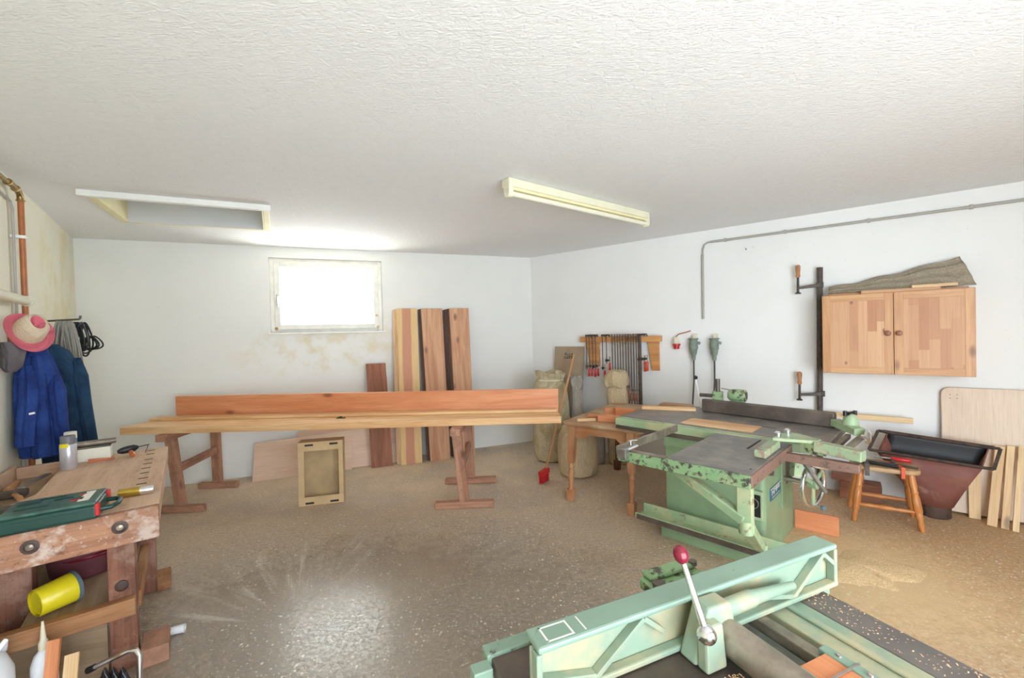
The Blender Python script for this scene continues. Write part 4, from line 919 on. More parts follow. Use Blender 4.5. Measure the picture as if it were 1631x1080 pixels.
m = MB(); pts = [RW(2.36, .016, 1.70), RW(2.366, .016, 2.42)]; m.tube(pts, .013, 10); m.tube([RW(2.45, .016, 2.551), RW(4.0, .016, 2.543), RW(6.0, .016, 2.533)], .013, 10); m.build('tube', 'grey_pvc', t)
m = MB(); m.tube([RW(2.366, .014, 2.40), RW(2.370, .014, 2.48), RW(2.386, .014, 2.53), RW(2.42, .014, 2.55), RW(2.47, .014, 2.551)], .009, 10); m.build('bend', 'grey_pvc', t)
for u, z in ((2.361, 1.85), (2.366, 2.40), (2.6, 2.551), (3.15, 2.549), (3.8, 2.545), (4.45, 2.541), (5.1, 2.538)):
    m = MB(); m.box(RW, u - .012, u + .012, .001, .03, z - .018, z + .018); m.build('clip', 'grey_pvc', t, bevel=.003)

m = MB(); m.cyl(RW(2.80, .0, 2.42), RW(2.80, .03, 2.418), .004, seg=8); m.cyl(RW(2.80, .028, 2.418), RW(2.80, .032, 2.432), .004, seg=8); tag(m.build('wall_nail', 'iron_dark'), 'small bent nail in the right wall below the conduit', 'nail')
# big bar clamp
t = thing('door_clamp', RW(3.42, .07, 0), 'tall black iron bar clamp with two screw arms beside the wall cabinet', 'clamp')
m = MB(); m.bar(RW(3.408, .05, .0), RW(3.432, .055, 2.155), .05, .012, up=en); m.bar(RW(3.408, .062, .0), RW(3.432, .067, 2.155), .018, .02, up=en); m.build('bar', 'clamp_iron', t, bevel=.002)
for za, zh0, zh1 in ((1.985, 2.19, 2.07), (.935, 1.135, 1.02)):
    m = MB(); m.bar(RW(3.45, .065, za), RW(3.26, .085, za - .018), .035, .036, up=UP, h1=.022); m.bar(RW(3.40, .06, za), RW(3.46, .06, za), .05, .05, up=UP); ar = m.build('arm', 'clamp_iron', t, bevel=.003)
    m = MB(); m.cyl(RW(3.258, .085, zh1 + .01), RW(3.256, .085, za - .06), .011); m.lathe(RW(3.256, .085, za - .055), (0, 0, -1), [(.01, 0), (.026, .012), (.026, .02), (.008, .022)], 14); m.build('screw', 'clamp_iron', ar)
    m = MB(); m.lathe(RW(3.258, .085, zh1), (0, 0, 1), [(.014, 0), (.02, .01), (.017, .04), (.023, .09), (.021, .115), (.008, .125)], 16); m.build('handle', 'handle_wood', ar)

# wall cabinet
t = thing('wall_cabinet', RW(3.94, 0, 1.16), 'pine wall cabinet with two striped panel doors on the right wall', 'cabinet')
CU0, CU1, CZ0, CZ1, CD = 3.452, 4.418, 1.162, 1.862, .33
m = MB(); m.box(RW, CU0, CU1, .001, CD - .02, CZ0, CZ0 + .018); m.box(RW, CU0, CU1, .001, CD - .02, CZ1 - .018, CZ1); m.box(RW, CU0, CU0 + .018, .001, CD - .02, CZ0, CZ1); m.box(RW, CU1 - .018, CU1, .001, CD - .02, CZ0, CZ1); m.box(RW, CU0, CU1, .001, .008, CZ0, CZ1)
m.build('body', 'cab_frame', t, bevel=.001)
def cdoor(u0, u1, knob):
    z0, z1 = CZ0 + .004, CZ1 - .004; w = .058
    m = MB(); m.off = True
    m.box(RW, u0, u0 + w, CD - .02, CD, z0, z1); m.box(RW, u1 - w, u1, CD - .02, CD, z0, z1)
    m.box(RW, u0 + w, u1 - w, CD - .02, CD, z0, z0 + w); m.box(RW, u0 + w, u1 - w, CD - .02, CD, z1 - w, z1)
    dr = m.build('door', 'cab_frame', t, bevel=.0015)
    m = MB(); m.off = True; c = [RW(u0 + w, CD - .016, z0 + w), RW(u0 + w, CD - .016, z1 - w), RW(u1 - w, CD - .016, z1 - w), RW(u1 - w, CD - .016, z0 + w)]
    m.hexa(c + [p + en * .013 for p in c]); m.build('panel', 'cab', dr)
    m = MB(); m.lathe(RW(knob, CD, 1.514), en, [(.010, 0), (.009, .012), (.019, .018), (.022, .026), (.018, .034), (.004, .037)], 18); m.build('knob', 'cab_knob', dr)
cdoor(CU0 + .002, 3.938, 3.90); cdoor(3.942, CU1 - .002, 3.972)
m = MB(); m.bar(RW(3.73, .27, CZ1 + .014), RW(4.23, .25, CZ1 + .014), .05, .026); tag(m.build('wood_strip', 'cab_frame', bevel=.001), 'wood strip lying on the wall cabinet at the front', 'wood strip')
m = MB(); m.bar(RW(3.50, .22, CZ1 + .010), RW(4.40, .19, CZ1 + .010), .03, .018); tag(m.build('wood_strip', 'cab_frame', bevel=.001), 'longest wood strip lying on the wall cabinet under the grey sheet', 'wood strip')
m = MB(); m.bar(RW(4.06, .262, CZ1 + .0385), RW(4.33, .25, CZ1 + .0385), .03, .022); tag(m.build('wood_strip', 'pine_pale', bevel=.001), 'short wood strip lying on top of the front strip on the wall cabinet', 'wood strip')
# folded sheet
def sheet(u, v):
    uu = 3.50 + .945 * u * (1 - .075 * v); top = 1.955 + .185 * u ** 1.25
    z = 1.893 + (top - 1.893) * v
    d = .16 - .10 * v + .012 * math.sin(u * 23 + v * 7) + .010 * math.sin(v * 16 + u * 3)
    return RW(uu, d, z + .008 * math.sin(u * 19) * v)
m = MB(); m.grid(sheet, 50, 16); m2 = m
t = thing('folded_sheet', RW(3.97, .12, CZ1), 'grey-brown folded sheet fanning out on top of the wall cabinet', 'sheet')
m.build('front_fold', 'net', t, solid=.006)
m = MB(); m.grid(lambda u, v: sheet(u, v * .82) + en * (.03 * (1 - v) + .012) - V((0, 0, .004)), 50, 12); m.build('lower_fold', 'net', t, solid=.006)

# leaning table leaf and strips on the right
def rounded_leaf():
    m = MB(); u0, u1, z0, z1, r = 4.255, 5.25, .02, 1.045, .06
    P = [(u1, z0), (u1, z1)] + [(u0 + r - r * math.sin(a), z1 - r + r * math.cos(a)) for a in [PI / 2 * i / 8 for i in range(9)]] + [(u0, z0)]
    f = lambda u, z: RW(u, .10 - .08 * z, z)
    m.prism([f(u, z) for u, z in P], RW(0, .024, 0) - RW(0, 0, 0)); return m
t = thing('table_leaf', RW(4.75, .13, 0), 'pale beech table top with rounded corner leaning on the right wall', 'table top')
rounded_leaf().build('leaf_panel', 'table_laminate', t, bevel=.004)
m = MB()
for a in (4.31, 4.352):
    for z in (.955, .985): m.cyl(RW(a, .10 - .08 * z + .022, z), RW(a, .10 - .08 * z + .0262, z), .0035, seg=8)
m.cyl(RW(4.62, .10 - .08 * .52 + .022, .52), RW(4.62, .10 - .08 * .52 + .0262, .52), .006, seg=10)
m.build('screw_hole', 'ink', t)
m = MB(); m.bar(RW(4.72, .30, .0155), RW(5.3, .30, .0155), .02, .03); tag(m.build('floor_batten', 'larch_dark'), 'reddish batten on the floor at the foot of the leaning table top', 'batten')
GS = 'pine strips leaning on the table top'
for ub, ut, db, dt, zt_s, w, lab in ((4.43, 4.435, .155, .105, .52, .068, 'short broad pine strip leaning behind the hopper corner'), (4.50, 4.578, .27, .115, .60, .055, 'first of the three tall pine strips leaning beside the hopper'), (4.564, 4.634, .29, .12, .61, .042, 'middle one of the three tall pine strips leaning beside the hopper'), (4.614, 4.688, .31, .125, .612, .034, 'last one of the three tall pine strips leaning beside the hopper')):
    m = MB(); m.bar(RW(ub, db, .001), RW(ut, dt, zt_s), w, .018, up=en); tag(m.build('pine_strip', 'pine_pale', bevel=.0015), lab, 'wood strip', GS)
m = MB(); m.bar(RW(3.30, .102, .752), RW(4.075, .09, .742), .03, .046); tag(m.build('rail_batten', 'pine_pale', bevel=.002), 'knotty pine batten fixed level on the right wall', 'batten')

# hopper
t = thing('hopper', RW(4.15, .2, 0), 'rusty steel hopper with black trough mouth standing by the right wall', 'hopper')
A, B_, C_, D_ = RW(3.836, .22, .656), RW(3.765, .40, .520), RW(4.49, .40, .477), RW(4.56, .22, .601)
fwd = (D_ - A).normalized(); fw2 = (C_ - B_).normalized()
def lerp(a, b, f): return a.lerp(b, f)
m = MB()  # trough: half round between the two long edges
rr = []
nrm = (D_ - A).cross(B_ - A).normalized()
if nrm.z > 0: nrm = -nrm
for i in range(13):
    f = i / 12; dep = math.sin(PI * f) * .11
    a0 = lerp(lerp(A, D_, .09), lerp(B_, C_, .09), f); a1 = lerp(lerp(A, D_, .91), lerp(B_, C_, .91), f)
    rr.append([lerp(a0, a1, k / 10) + nrm * dep for k in range(11)])
m.rings(rr, False, closed=False); tr = m.build('trough', 'black_rust', t, solid=.006)
for f0 in (.09, .91):
    m = MB(); pts = [lerp(lerp(A, D_, f0), lerp(B_, C_, f0), i / 12) + nrm * math.sin(PI * i / 12) * .11 for i in range(13)]
    m.prism(pts, (D_ - A).normalized() * .005); m.build('end_plate', 'rust', tr)
for s0, s1, a, b in ((A, B_, 0., .09), (D_, C_, 1., .91)):
    m = MB(); i0, i1 = lerp(A, D_, b), lerp(B_, C_, b)
    for p, q in ((s0, s1), (s0, i0), (s1, i1)): m.bar(p, q, .022, .012, up=nrm)
    m.build('flange_bracket', 'rust_dark', t, bevel=.002)
m = MB(); m.bar(lerp(B_, C_, .07), lerp(B_, C_, .95), .02, .014, up=nrm); m.bar(lerp(A, D_, .05), lerp(A, D_, .95), .03, .014, up=nrm); m.build('long_edge', 'rust_dark', t, bevel=.002)
m = MB(); oc = RW(4.185, .235, 0); rr = []
mouth = []
q4 = [lerp(B_, C_, .08), lerp(B_, C_, .92), lerp(A, D_, .92), lerp(A, D_, .08)]
for s_ in range(4):
    for k in range(8): mouth.append(lerp(q4[s_], q4[(s_ + 1) % 4], k / 8) + nrm * .02)
cen = sum(mouth, V((0, 0, 0))) / 32
ang0 = math.atan2((mouth[0] - cen).dot(en), (mouth[0] - cen).dot(eU))
circ = []
for p in mouth:
    a = math.atan2((p - cen).dot(en), (p - cen).dot(eU) * .35); circ.append(a)
def ringc(r, z): return [oc + eU * (math.cos(a) * r) + en * (math.sin(a) * r) + V((0, 0, z)) for a in circ]
mid = [lerp(mouth[i], ringc(.11, .09)[i], .98) for i in range(32)]
m.rings([mouth, [lerp(mouth[i], mid[i], .33) for i in range(32)], [lerp(mouth[i], mid[i], .66) for i in range(32)], mid], False); m.build('funnel', 'rust', t, solid=.004)
m = MB(); m.lathe(oc + V((0, 0, .002)), (0, 0, 1), [(.095, 0), (.10, .006), (.10, .10), (.105, .104)], 28, False); m.build('outlet', 'rust_dark', t, solid=.005)

# stool
t = thing('stool', (3.08, 3.55, 0), 'honey coloured wooden stool with turned legs before the hopper', 'stool')
SD = V((.84, -.545, 0)).normalized(); SN = V((.545, .84, 0)).normalized(); SC = V((2.985, 3.445, 0))
ST = lambda a, b, z: SC + SD * a + SN * b + V((0, 0, z))
m = MB(); P = []
for i in range(32):
    a = 2 * PI * i / 32; ca, sa = math.cos(a), math.sin(a)
    P.append(ST(.215 * math.copysign(abs(ca) ** .55, ca), .14 * math.copysign(abs(sa) ** .55, sa), .425))
m.prism(P, (0, 0, .034)); m.build('seat', 'stool_seat', t, bevel=.01, seg=3)
def turned(m, p0, p1, k=1.):
    d = V(p1) - V(p0); L = d.length
    pr = [(.013, 0), (.015, .02), (.019, .05), (.016, .085), (.024, .11), (.019, .125), (.025, .15), (.024, .24), (.018, .275), (.023, .285), (.018, .30), (.022, .34), (.02, .40), (.018, 1)]
    m.lathe(p0, d, [(r * k, min(h, .40) * L / .43 if h < 1 else L) for r, h in pr], 18)
for a, b, ta, tb in ((-.205, -.125, -.15, -.075), (.205, -.125, .15, -.075), (-.205, .19, -.15, .085), (.205, .19, .15, .085)):
    m = MB(); turned(m, ST(a, b, .001), ST(ta, tb, .43), 1.12); m.build('leg', 'stool', t)
m = MB(); m.lathe(ST(-.185, -.108, .14), ST(.185, -.108, .14) - ST(-.185, -.108, .14), [(.010, 0), (.012, .03), (.017, .09), (.012, .13), (.018, .15), (.02, .185), (.018, .22), (.012, .24), (.017, .28), (.012, .34), (.01, .37)], 14); m.build('stretcher', 'stool', t)
m = MB(); m.lathe(ST(-.185, .165, .14), ST(.185, .165, .14) - ST(-.185, .165, .14), [(.010, 0), (.017, .09), (.02, .185), (.017, .28), (.01, .37)], 14); m.build('stretcher', 'stool', t)
m = MB(); m.lathe(ST(.163, -.09, .30), ST(.163, -.117, .30) - ST(.163, -.09, .30), [(.012, 0), (.012, .012), (.008, .014)], 14); m.build('price_dot', 'white_mark', t)
t = thing('hand_clamp', ST(.05, 0, .46), 'iron clamp with red handle lying across the stool seat', 'clamp')
m = MB(); m.bar(ST(-.2, .05, .467), ST(.2, -.05, .467), .022, .010); m.build('bar', 'clamp_iron', t)
m = MB(); m.bar(ST(.06, .0, .478), ST(.07, .09, .478), .024, .034); m.bar(ST(-.19, .04, .478), ST(-.17, .12, .478), .022, .034); m.build('jaw', 'clamp_iron', t, bevel=.003)
m = MB(); m.lathe(ST(.055, .075, .492), SD - SN * .12, [(.010, 0), (.016, .01), (.0145, .06), (.0165, .115), (.008, .125)], 14); m.build('handle', 'red', t)
m = MB(); m.cyl(ST(-.05, .09, .492), ST(.06, .075, .492), .007); m.build('spindle', 'steel', t)
t = thing('black_clamp', ST(-.1, -.1, .46), 'black iron clamp gripping the near edge of the stool seat', 'clamp')
m = MB(); m.bar(ST(-.19, -.02, .476), ST(.08, -.09, .476), .045, .026); m.build('bar', 'black', t, bevel=.006)
m = MB(); m.bar(ST(-.12, -.145, .39), ST(-.12, -.145, .487), .03, .008, up=SN); m.bar(ST(-.12, -.145, .484), ST(-.12, -.02, .484), .03, .006); m.build('jaw', 'clamp_iron', t)
m = MB(); m.bar(ST(.095, -.152, .40), ST(.095, -.152, .487), .022, .008, up=SN); m.bar(ST(.095, -.152, .484), ST(.06, -.06, .484), .022, .006); m.build('red_jaw', 'orange_red', t)
t = thing('brown_crate', RW(3.72, .22, 0), 'reddish brown wooden offcut box on the floor behind the stool', 'box')
m = MB(); m.box(RW, 3.56, 3.86, .03, .20, .001, .15); m.build('crate_body', 'larch_dark', t, bevel=.004)
m = MB(); m.box(RW, 3.50, 3.74, .05, .18, .151, .20); m.build('top_block', 'larch_dark', t, bevel=.004)
m = MB(); m.bar(V((2.205, 3.36, .075)), V((2.425, 3.19, .075)), .018, .148); tag(m.build('floor_board', 'red_ply', bevel=.002), 'red pine board standing on edge on the floor beside the saw', 'board')

# ------------------------------------------------------------------ old table
t = thing('old_table', (1.05, 4.4, 0), 'old wooden table with turned legs half under the saw table', 'table')
TD = V((.80, -.60, 0)); TN = V((.60, .80, 0)); TO = V((.445, 4.0, 0))
TB = lambda a, b, z: TO + TD * a + TN * b + V((0, 0, z))
m = MB(); P = [(0.02, 0), (.76, 0), (.78, .02), (.78, 1.14), (.76, 1.2), (.70, 1.22), (.05, 1.22), (0, 1.18), (0, .02)]
m.prism([TB(a, b, .722) for a, b in P], (0, 0, .034)); m.build('table_top', 'table_top', t, bevel=.01, seg=3)
m = MB(); m.prism([TB(.07, .08, .60), TB(.20, .08, .60), TB(.24, .08, .635), TB(.5, .08, .635), TB(.54, .08, .60), TB(.70, .08, .60), TB(.70, .08, .722), TB(.07, .08, .722)], TN * .022); m.build('apron', 'table_wood', t, bevel=.002)
m = MB(); m.box(TB, .07, .092, .1, 1.12, .61, .722); m.box(TB, .69, .712, .1, 1.12, .61, .722); m.box(TB, .09, .69, 1.10, 1.12, .61, .722); m.build('side_apron', 'table_wood', t)
def sq_leg(m, x, y, dx, dy, k=1.):
    def sqr(r, z):
        c = TB(x + dx * (1 - z / .722), y + dy * (1 - z / .722), z); return [c + TD * (sx * r) + TN * (sy * r) for sx, sy in ((-1, -1), (1, -1), (1, 1), (-1, 1))]
    m.rings([sqr(.034, .722), sqr(.034, .60), sqr(.027, .36)], True, False)
    c0 = TB(x + dx * .55, y + dy * .55, .36); c1 = TB(x + dx * .86, y + dy * .86, .10)
    m.lathe(c1, c0 - c1, [(.024, 0), (.030, .012), (.022, .03), (.026, .10), (.027, .17), (.023, .20), (.031, .215), (.024, .23), (.026, .262)], 18)
    m.rings([sqr(.032, .11), sqr(.034, .09), sqr(.030, .001)], True, False)
for x, y, dx, dy, mt in ((.075, .08, -.03, -.02, 'table_wood'), (.645, .08, .0, -.02, 'table_wood'), (.075, 1.12, -.02, .02, 'table_dark'), (.70, 1.12, .02, .02, 'table_dark')):
    m = MB(); sq_leg(m, x, y, dx, dy); m.build('leg', mt, t, bevel=.003)
zt0 = .757
GB = 'wood offcuts on the old table'
def block(a, b, ang, l, w, h, mat, label, z=zt0):
    c, s_ = math.cos(ang), math.sin(ang)
    f = lambda x, y, zz: TB(a + x * c - y * s_, b + x * s_ + y * c, zz)
    m = MB(); m.box(f, -l / 2, l / 2, -w / 2, w / 2, z, z + h); tag(m.build('wood_block', mat, bevel=.002), label, 'wood block', GB)
block(.40, .22, .12, .22, .10, .055, 'red_ply', 'red wood block lying flat on the old table next to the saw rail')
block(.47, .40, -.15, .20, .035, .10, 'red_ply', 'red wood block standing on edge behind the flat one on the table')
block(.30, .50, .5, .16, .035, .075, 'red_ply', 'small upright red wood offcut behind the others on the table')
block(.18, .32, .25, .12, .07, .022, 'red_ply', 'thin flat red offcut near the left table edge')
m = MB(); m.bar(TB(.13, .07, zt0 + .0115), TB(.265, .17, zt0 + .0115), .035, .022); tag(m.build('wood_strip', 'pine_pale', bevel=.001), 'short pale strip lying crosswise on the old table', 'wood strip')

# ------------------------------------------------------------------ panel saw
t = thing('panel_saw', SAW(.5, 1.2, 0), 'green panel saw with grey iron tables in the right half', 'table saw')
zS = .85
m = MB()   # base with rounded near corner
P = [(.86, .84)] + [(.165 + .035 - .035 * math.sin(a), .84 + .035 - .035 * math.cos(a)) for a in [PI / 2 * i / 6 for i in range(7)]] + [(.165, 1.58), (.86, 1.58)]
m.prism([SAW(a, b, .002) for a, b in P], (0, 0, .786)); base = m.build('base_cabinet', 'green', t, bevel=.006)
m = MB(); m.box(SAW, .152, .20, 1.22, 1.32, .26, .785); m.build('corner_rib', 'green', base, bevel=.004)
m = MB(); m.box(SAW, .160, .168, 1.35, 1.55, .40, .74); m.build('side_recess', 'iron_dark', base, bevel=.002)
m = MB()
for k in range(9): m.torus(SAW(.155, 1.45 + .006 * (k % 2), .44 + .032 * k), (0.5, .5, .3 * (-1) ** k), .014, .004, 12, 6)
m.build('chain', 'steel', base)
m = MB(); m.cyl(SAW(.166, .93, .60), SAW(.135, .93, .60), .024, .02); m.build('side_knob', 'iron_dark', base)
m = MB(); m.box(SAW, .172, .31, .812, .842, .29, .49); sb = m.build('switch_box', 'green_light', t, bevel=.004)
m = MB(); m.box(SAW, .184, .298, .806, .813, .315, .465); m.build('switch_plate', 'black', sb, bevel=.002)
m = MB(); m.bar(SAW(.235, .802, .37), SAW(.228, .802, .445), .014, .012, up=SAW(0, 1, 0) - SAW(0, 0, 0)); m.cyl(SAW(.235, .806, .35), SAW(.235, .79, .35), .010); m.torus(SAW(.232, .805, .405), SAW(0, 1, 0) - SAW(0, 0, 0), .036, .003, 24, 6); m.build('switch_lever', 'chrome', sb)
m = MB(); m.box(SAW, .158, .166, .95, 1.195, .39, .475); npl = m.build('nameplate', 'plate_blue', t, bevel=.001)
m = MB()
for k, (b, z, w, h) in enumerate([(.975, .425, .012, .035), (.99, .44, .03, .008), (1.02, .425, .016, .04), (1.045, .45, .03, .012), (1.075, .43, .016, .035), (1.10, .44, .024, .03), (1.135, .44, .03, .03), (.985, .405, .18, .006)]):
    m.box(SAW, .1565, .1585, b, b + w, z, z + h)
m.box(SAW, .1562, .159, .95, 1.195, .468, .475); m.build('nameplate_mark', 'plate_silver', npl)
m = MB(); m.box(SAW, -.17, 1.31, .91, 1.76, zS - .055, zS); m.build('main_table', 'iron', t, bevel=.006)
m = MB(); m.box(SAW, -.165, 1.30, .90, .905, zS - .075, zS - .006); m.box(SAW, 1.305, 1.315, .92, 1.75, zS - .05, zS - .005); m.build('table_edge', 'green_worn', t)
m = MB(); m.box(SAW, .27, .785, .95, 1.18, zS, zS + .006); m.build('wood_insert', 'boards_honey', t, bevel=.001)
m = MB(); m.box(SAW, .18, .80, 1.195, 1.205, zS, zS + .0012); m.build('blade_slot', 'ink', t)
m = MB(); m.box(SAW, -.05, 1.285, .805, .895, zS - .055, zS + .002); m.build('slide_rail', 'green_light', t, bevel=.005)
m = MB(); m.box(SAW, .25, 1.28, .80, .90, zS - .085, zS - .056); m.build('rail_underside', 'iron_brown', t, bevel=.004)
m = MB(); m.box(SAW, .16, .86, .818, .835, zS - .16, zS - .06); m.build('rail_carrier', 'green', t)
# outrigger
m = MB(); m.box(SAW, .006, .455, .006, .795, zS - .022, zS); og = m.build('outrigger_table', 'iron', t, bevel=.003)
m = MB(); m.box(SAW, .16, .172, .50, .77, zS, zS + .0012); m.build('table_slot', 'ink', og)
m = MB(); m.cyl(SAW(.03, .10, zS), SAW(.03, .10, zS + .0012), .006, seg=10); m.build('table_hole', 'ink', og)
m = MB(); m.box(SAW, .0, .76, -.012, .03, zS - .072, zS - .004); m.build('outrigger_front_edge', 'green_worn', t, bevel=.005)
m = MB(); m.box(SAW, -.006, .03, .0, .80, zS - .072, zS - .004); m.build('outrigger_side_edge', 'brown_edge', t, bevel=.005)
m = MB(); m.box(SAW, .455, .765, -.01, .032, zS - .003, zS + .003); m.build('front_rail_cover', 'steel_dusty', t)
m = MB(); m.bar(SAW(.715, -.09, zS + .018), SAW(.70, .70, zS + .018), .016, .05); cb = m.build('cross_bar', 'steel_dusty', t, bevel=.002)
m = MB(); m.box(SAW, .655, .715, -.095, -.055, zS - .03, zS + .03); m.build('bar_end', 'steel', cb, bevel=.003)
m = MB(); m.cyl(SAW(.695, .03, zS + .03), SAW(.695, .03, zS + .055), .014); m.cyl(SAW(.695, .03, zS + .055), SAW(.655, .05, zS + .06), .006); m.build('clamp_screw', 'chrome', cb)
m = MB(); m.box(SAW, .69, .765, -.005, .12, zS + .003, zS + .012); m.build('sheet_stop', 'grey_panel', t)
m = MB(); m.box(SAW, .455, .475, .03, .80, zS - .06, zS - .02); m.build('frame_side', 'green', t)
# swing arm
m = MB(); m.box(SAW, .0, .075, .01, .05, .58, zS - .072); m.build('arm_post', 'green_light', t, bevel=.006)
m = MB(); m.bar(SAW(.04, .03, .60), SAW(.43, .10, .765), .06, .05); m.build('arm_brace', 'green_light', t, bevel=.006)
m = MB(); m.bar(SAW(.035, .03, .565), SAW(.115, .55, .235), .075, .05, w1=.05); m.cyl(SAW(.035, .03, .60), SAW(.035, .03, .53), .035); m.cyl(SAW(.118, .575, .25), SAW(.118, .575, .215), .035); m.build('arm_link', 'green_light', t, bevel=.004)
# low rail
m = MB(); m.box(SAW, -.01, 1.0, .60, .745, .145, .16); m.box(SAW, -.01, 1.0, .735, .752, .145, .225); m.box(SAW, -.01, 1.0, .60, .612, .145, .19); m.build('lower_rail', 'green_light', t, bevel=.003)
m = MB(); m.box(SAW, .1, .98, .592, .602, .15, .185); m.build('rail_strip', 'iron_brown', t)
m = MB(); m.box(SAW, .20, .86, .745, .85, .002, .15); m.build('plinth', 'green', t, bevel=.004)
# rip fence
m = MB(); f0, f1 = SAW(.845, 1.545, zS + .058), SAW(-.135, 1.465, zS + .058)
m.bar(f0, f1, .045, .115); m.build('rip_fence', 'fence_iron', t, bevel=.014, seg=3)
m = MB()
for b in (.95, 1.01): m.bar(SAW(-.20 - (b - .95), b - .02, zS - .025), SAW(-.215 - (b - .95) * 1.2, b + .42, zS - .025), .03, .03)
m.build('fence_guide_bar', 'steel_dusty', t, bevel=.003)
m = MB(); m.bar(SAW(-.13, 1.455, zS + .045), SAW(-.29, 1.27, zS + .03), .07, .05); m.lathe(SAW(-.23, 1.36, zS + .05), (0, 0, 1), [(.05, 0), (.042, .05), (.03, .075), (.006, .085)], 18); fb = m.build('fence_carriage', 'green_light', t, bevel=.005)
m = MB(); m.bar(SAW(-.245, 1.395, zS + .135), SAW(-.215, 1.335, zS + .135), .02, .022); m.cyl(SAW(-.205, 1.32, zS + .12), SAW(-.205, 1.32, zS + .155), .012); m.cyl(SAW(-.25, 1.40, zS + .12), SAW(-.25, 1.40, zS + .15), .012); m.build('wing_knob', 'black', fb)
m = MB(); m.lathe(SAW(-.30, 1.25, zS + .01), SAW(-1, -.2, 0) - SAW(0, 0, 0), [(.012, 0), (.012, .02), (.042, .025), (.045, .04), (.03, .05), (.008, .052)], 20); m.build('chrome_knob', 'chrome', fb)
# mitre fence on the outrigger
m = MB(); m.box(SAW, .02, .085, .335, .635, zS + .001, zS + .045); m.build('mitre_profile', 'green_worn2', t, bevel=.008, seg=3)
m = MB(); m.prism([SAW(.06, .62, zS + .042), SAW(-.16, .70, zS + .042), SAW(-.165, .76, zS + .042), SAW(.0, .86, zS + .042), SAW(.07, .76, zS + .042)], (0, 0, .02)); mp = m.build('mitre_plate', 'green_light', t, bevel=.004)
for a, b in ((.045, .68), (.02, .80)):
    m = MB(); m.lathe(SAW(a, b, zS + .062), (0, 0, 1), [(.02, 0), (.02, .022), (.012, .03)], 14); m.build('chrome_nut', 'chrome', mp)
m = MB(); m.bar(SAW(-.145, .71, zS + .028), SAW(-.375, .655, zS + .02), .07, .062); m.build('mitre_profile', 'green_worn2', t, bevel=.008, seg=3)
m = MB(); m.bar(SAW(.0, .66, zS - .05), SAW(-.36, .645, zS - .05), .05, .05); m.build('support_bar', 'brown_edge', t, bevel=.004)
m = MB(); m.bar(SAW(-.03, .80, zS - .08), SAW(-.02, .80, zS - .20), .05, .05); m.build('support_bracket', 'green_light', t, bevel=.004)
# hand wheels
def wheel(c, ax_, R, name, spoke='green_light'):
    m = MB(); m.torus(c, ax_, R, .014, 36, 10); w = m.build(name, 'chrome', t)
    x, y, z = frame_from(ax_)
    m = MB()
    for k in range(3):
        a = 2 * PI * k / 3 + .5; m.bar(V(c), V(c) + y * (math.cos(a) * R * .95) + z * (math.sin(a) * R * .95), .03, .014, up=x)
    m.cyl(V(c) - x * .03, V(c) + x * .03, .03, seg=16); m.build('spokes', spoke, w, bevel=.003)
    return w, x, y, z
axw = V((.50, -.86, 0))
hc_ = SAW(-.03, 1.255, .475)
w, x, y, z = wheel(hc_, axw, .15, 'hand_wheel')
m = MB(); m.cyl(SAW(.165, 1.27, .475), hc_, .018); m.build('axle', 'steel_dusty', t)
m = MB(); hp_ = hc_ + y * 0 - V((0, 0, .15)); m.cyl(hp_, hp_ + x * .05 - V((0, 0, .0)), .007); m.build('crank_stem', 'chrome', w)
m = MB(); m.ball(hp_ + x * .06, .018, 14); m.build('crank_knob', 'blue_grey', w)
wheel(SAW(-.05, 1.15, .665), V((.12, -.1, 1)), .10, 'hand_wheel')
m = MB(); m.cyl(SAW(.0, 1.10, .665), SAW(.165, 1.14, .68), .012); m.cyl(SAW(-.05, 1.15, .67), SAW(-.045, 1.15, .775), .014); m.build('axle', 'steel_dusty', t)
m = MB(); m.bar(SAW(-.02, 1.0, .70), SAW(-.12, 1.12, .48), .03, .02); m.build('steel_strut', 'steel', t)
# mortising head behind the fence
m = MB(); mc = V((1.815, 3.76, .045)); md = V((.80, -.60, 0))
MH = lambda a, b, z: mc + md * a + V((.6, .8, 0)) * b + V((0, 0, z))
m.lathe(MH(.07, 0, .965), md, [(.03, 0), (.05, .02), (.055, .08), (.05, .14), (.03, .15)], 22); m.box(MH, .10, .20, -.03, .03, .84, .93); m.box(MH, -.05, .03, -.03, .03, .852, .99); mh = m.build('boring_head', 'green_worn', t, bevel=.004)
m = MB(); m.cyl(MH(-.01, 0, .94), MH(-.01, 0, 1.10), .019); m.cyl(MH(-.16, .0, .95), MH(-.03, .0, .95), .016); m.cyl(MH(.215, -.02, .97), MH(.222, -.02, .97), .03); m.build('spindle_rod', 'iron_dark', mh)
m = MB(); m.tube([MH(.02, .0, 1.02), MH(.08, .0, 1.01), MH(.15, .0, 1.0)], .006, 8); m.build('pull_rod', 'steel_dusty', mh)
m = MB(); l0, l1 = SAW(.92, 1.70, zS), SAW(.975, 1.72, 1.13); m.cyl(l0, l1, .007); lv = m.build('lever', 'white_paint', t)
m = MB(); m.ball(l1, .02, 16); m.build('lever_knob', 'black', lv)
m = MB(); m.bar(SAW(1.32, 1.33, zS + .0155), SAW(.90, 1.53, zS + .0155), .06, .03); tag(m.build('wood_strip', 'boards_honey', bevel=.002), 'long honey strip lying across the rear of the saw table', 'wood strip')
m = MB(); m.bar(SAW(1.29, 1.66, zS + .0095), SAW(1.0, 1.69, zS + .0095), .12, .016); tag(m.build('dark_panel', 'table_top', bevel=.004), 'dusty brown panel lying at the back of the saw table', 'panel')

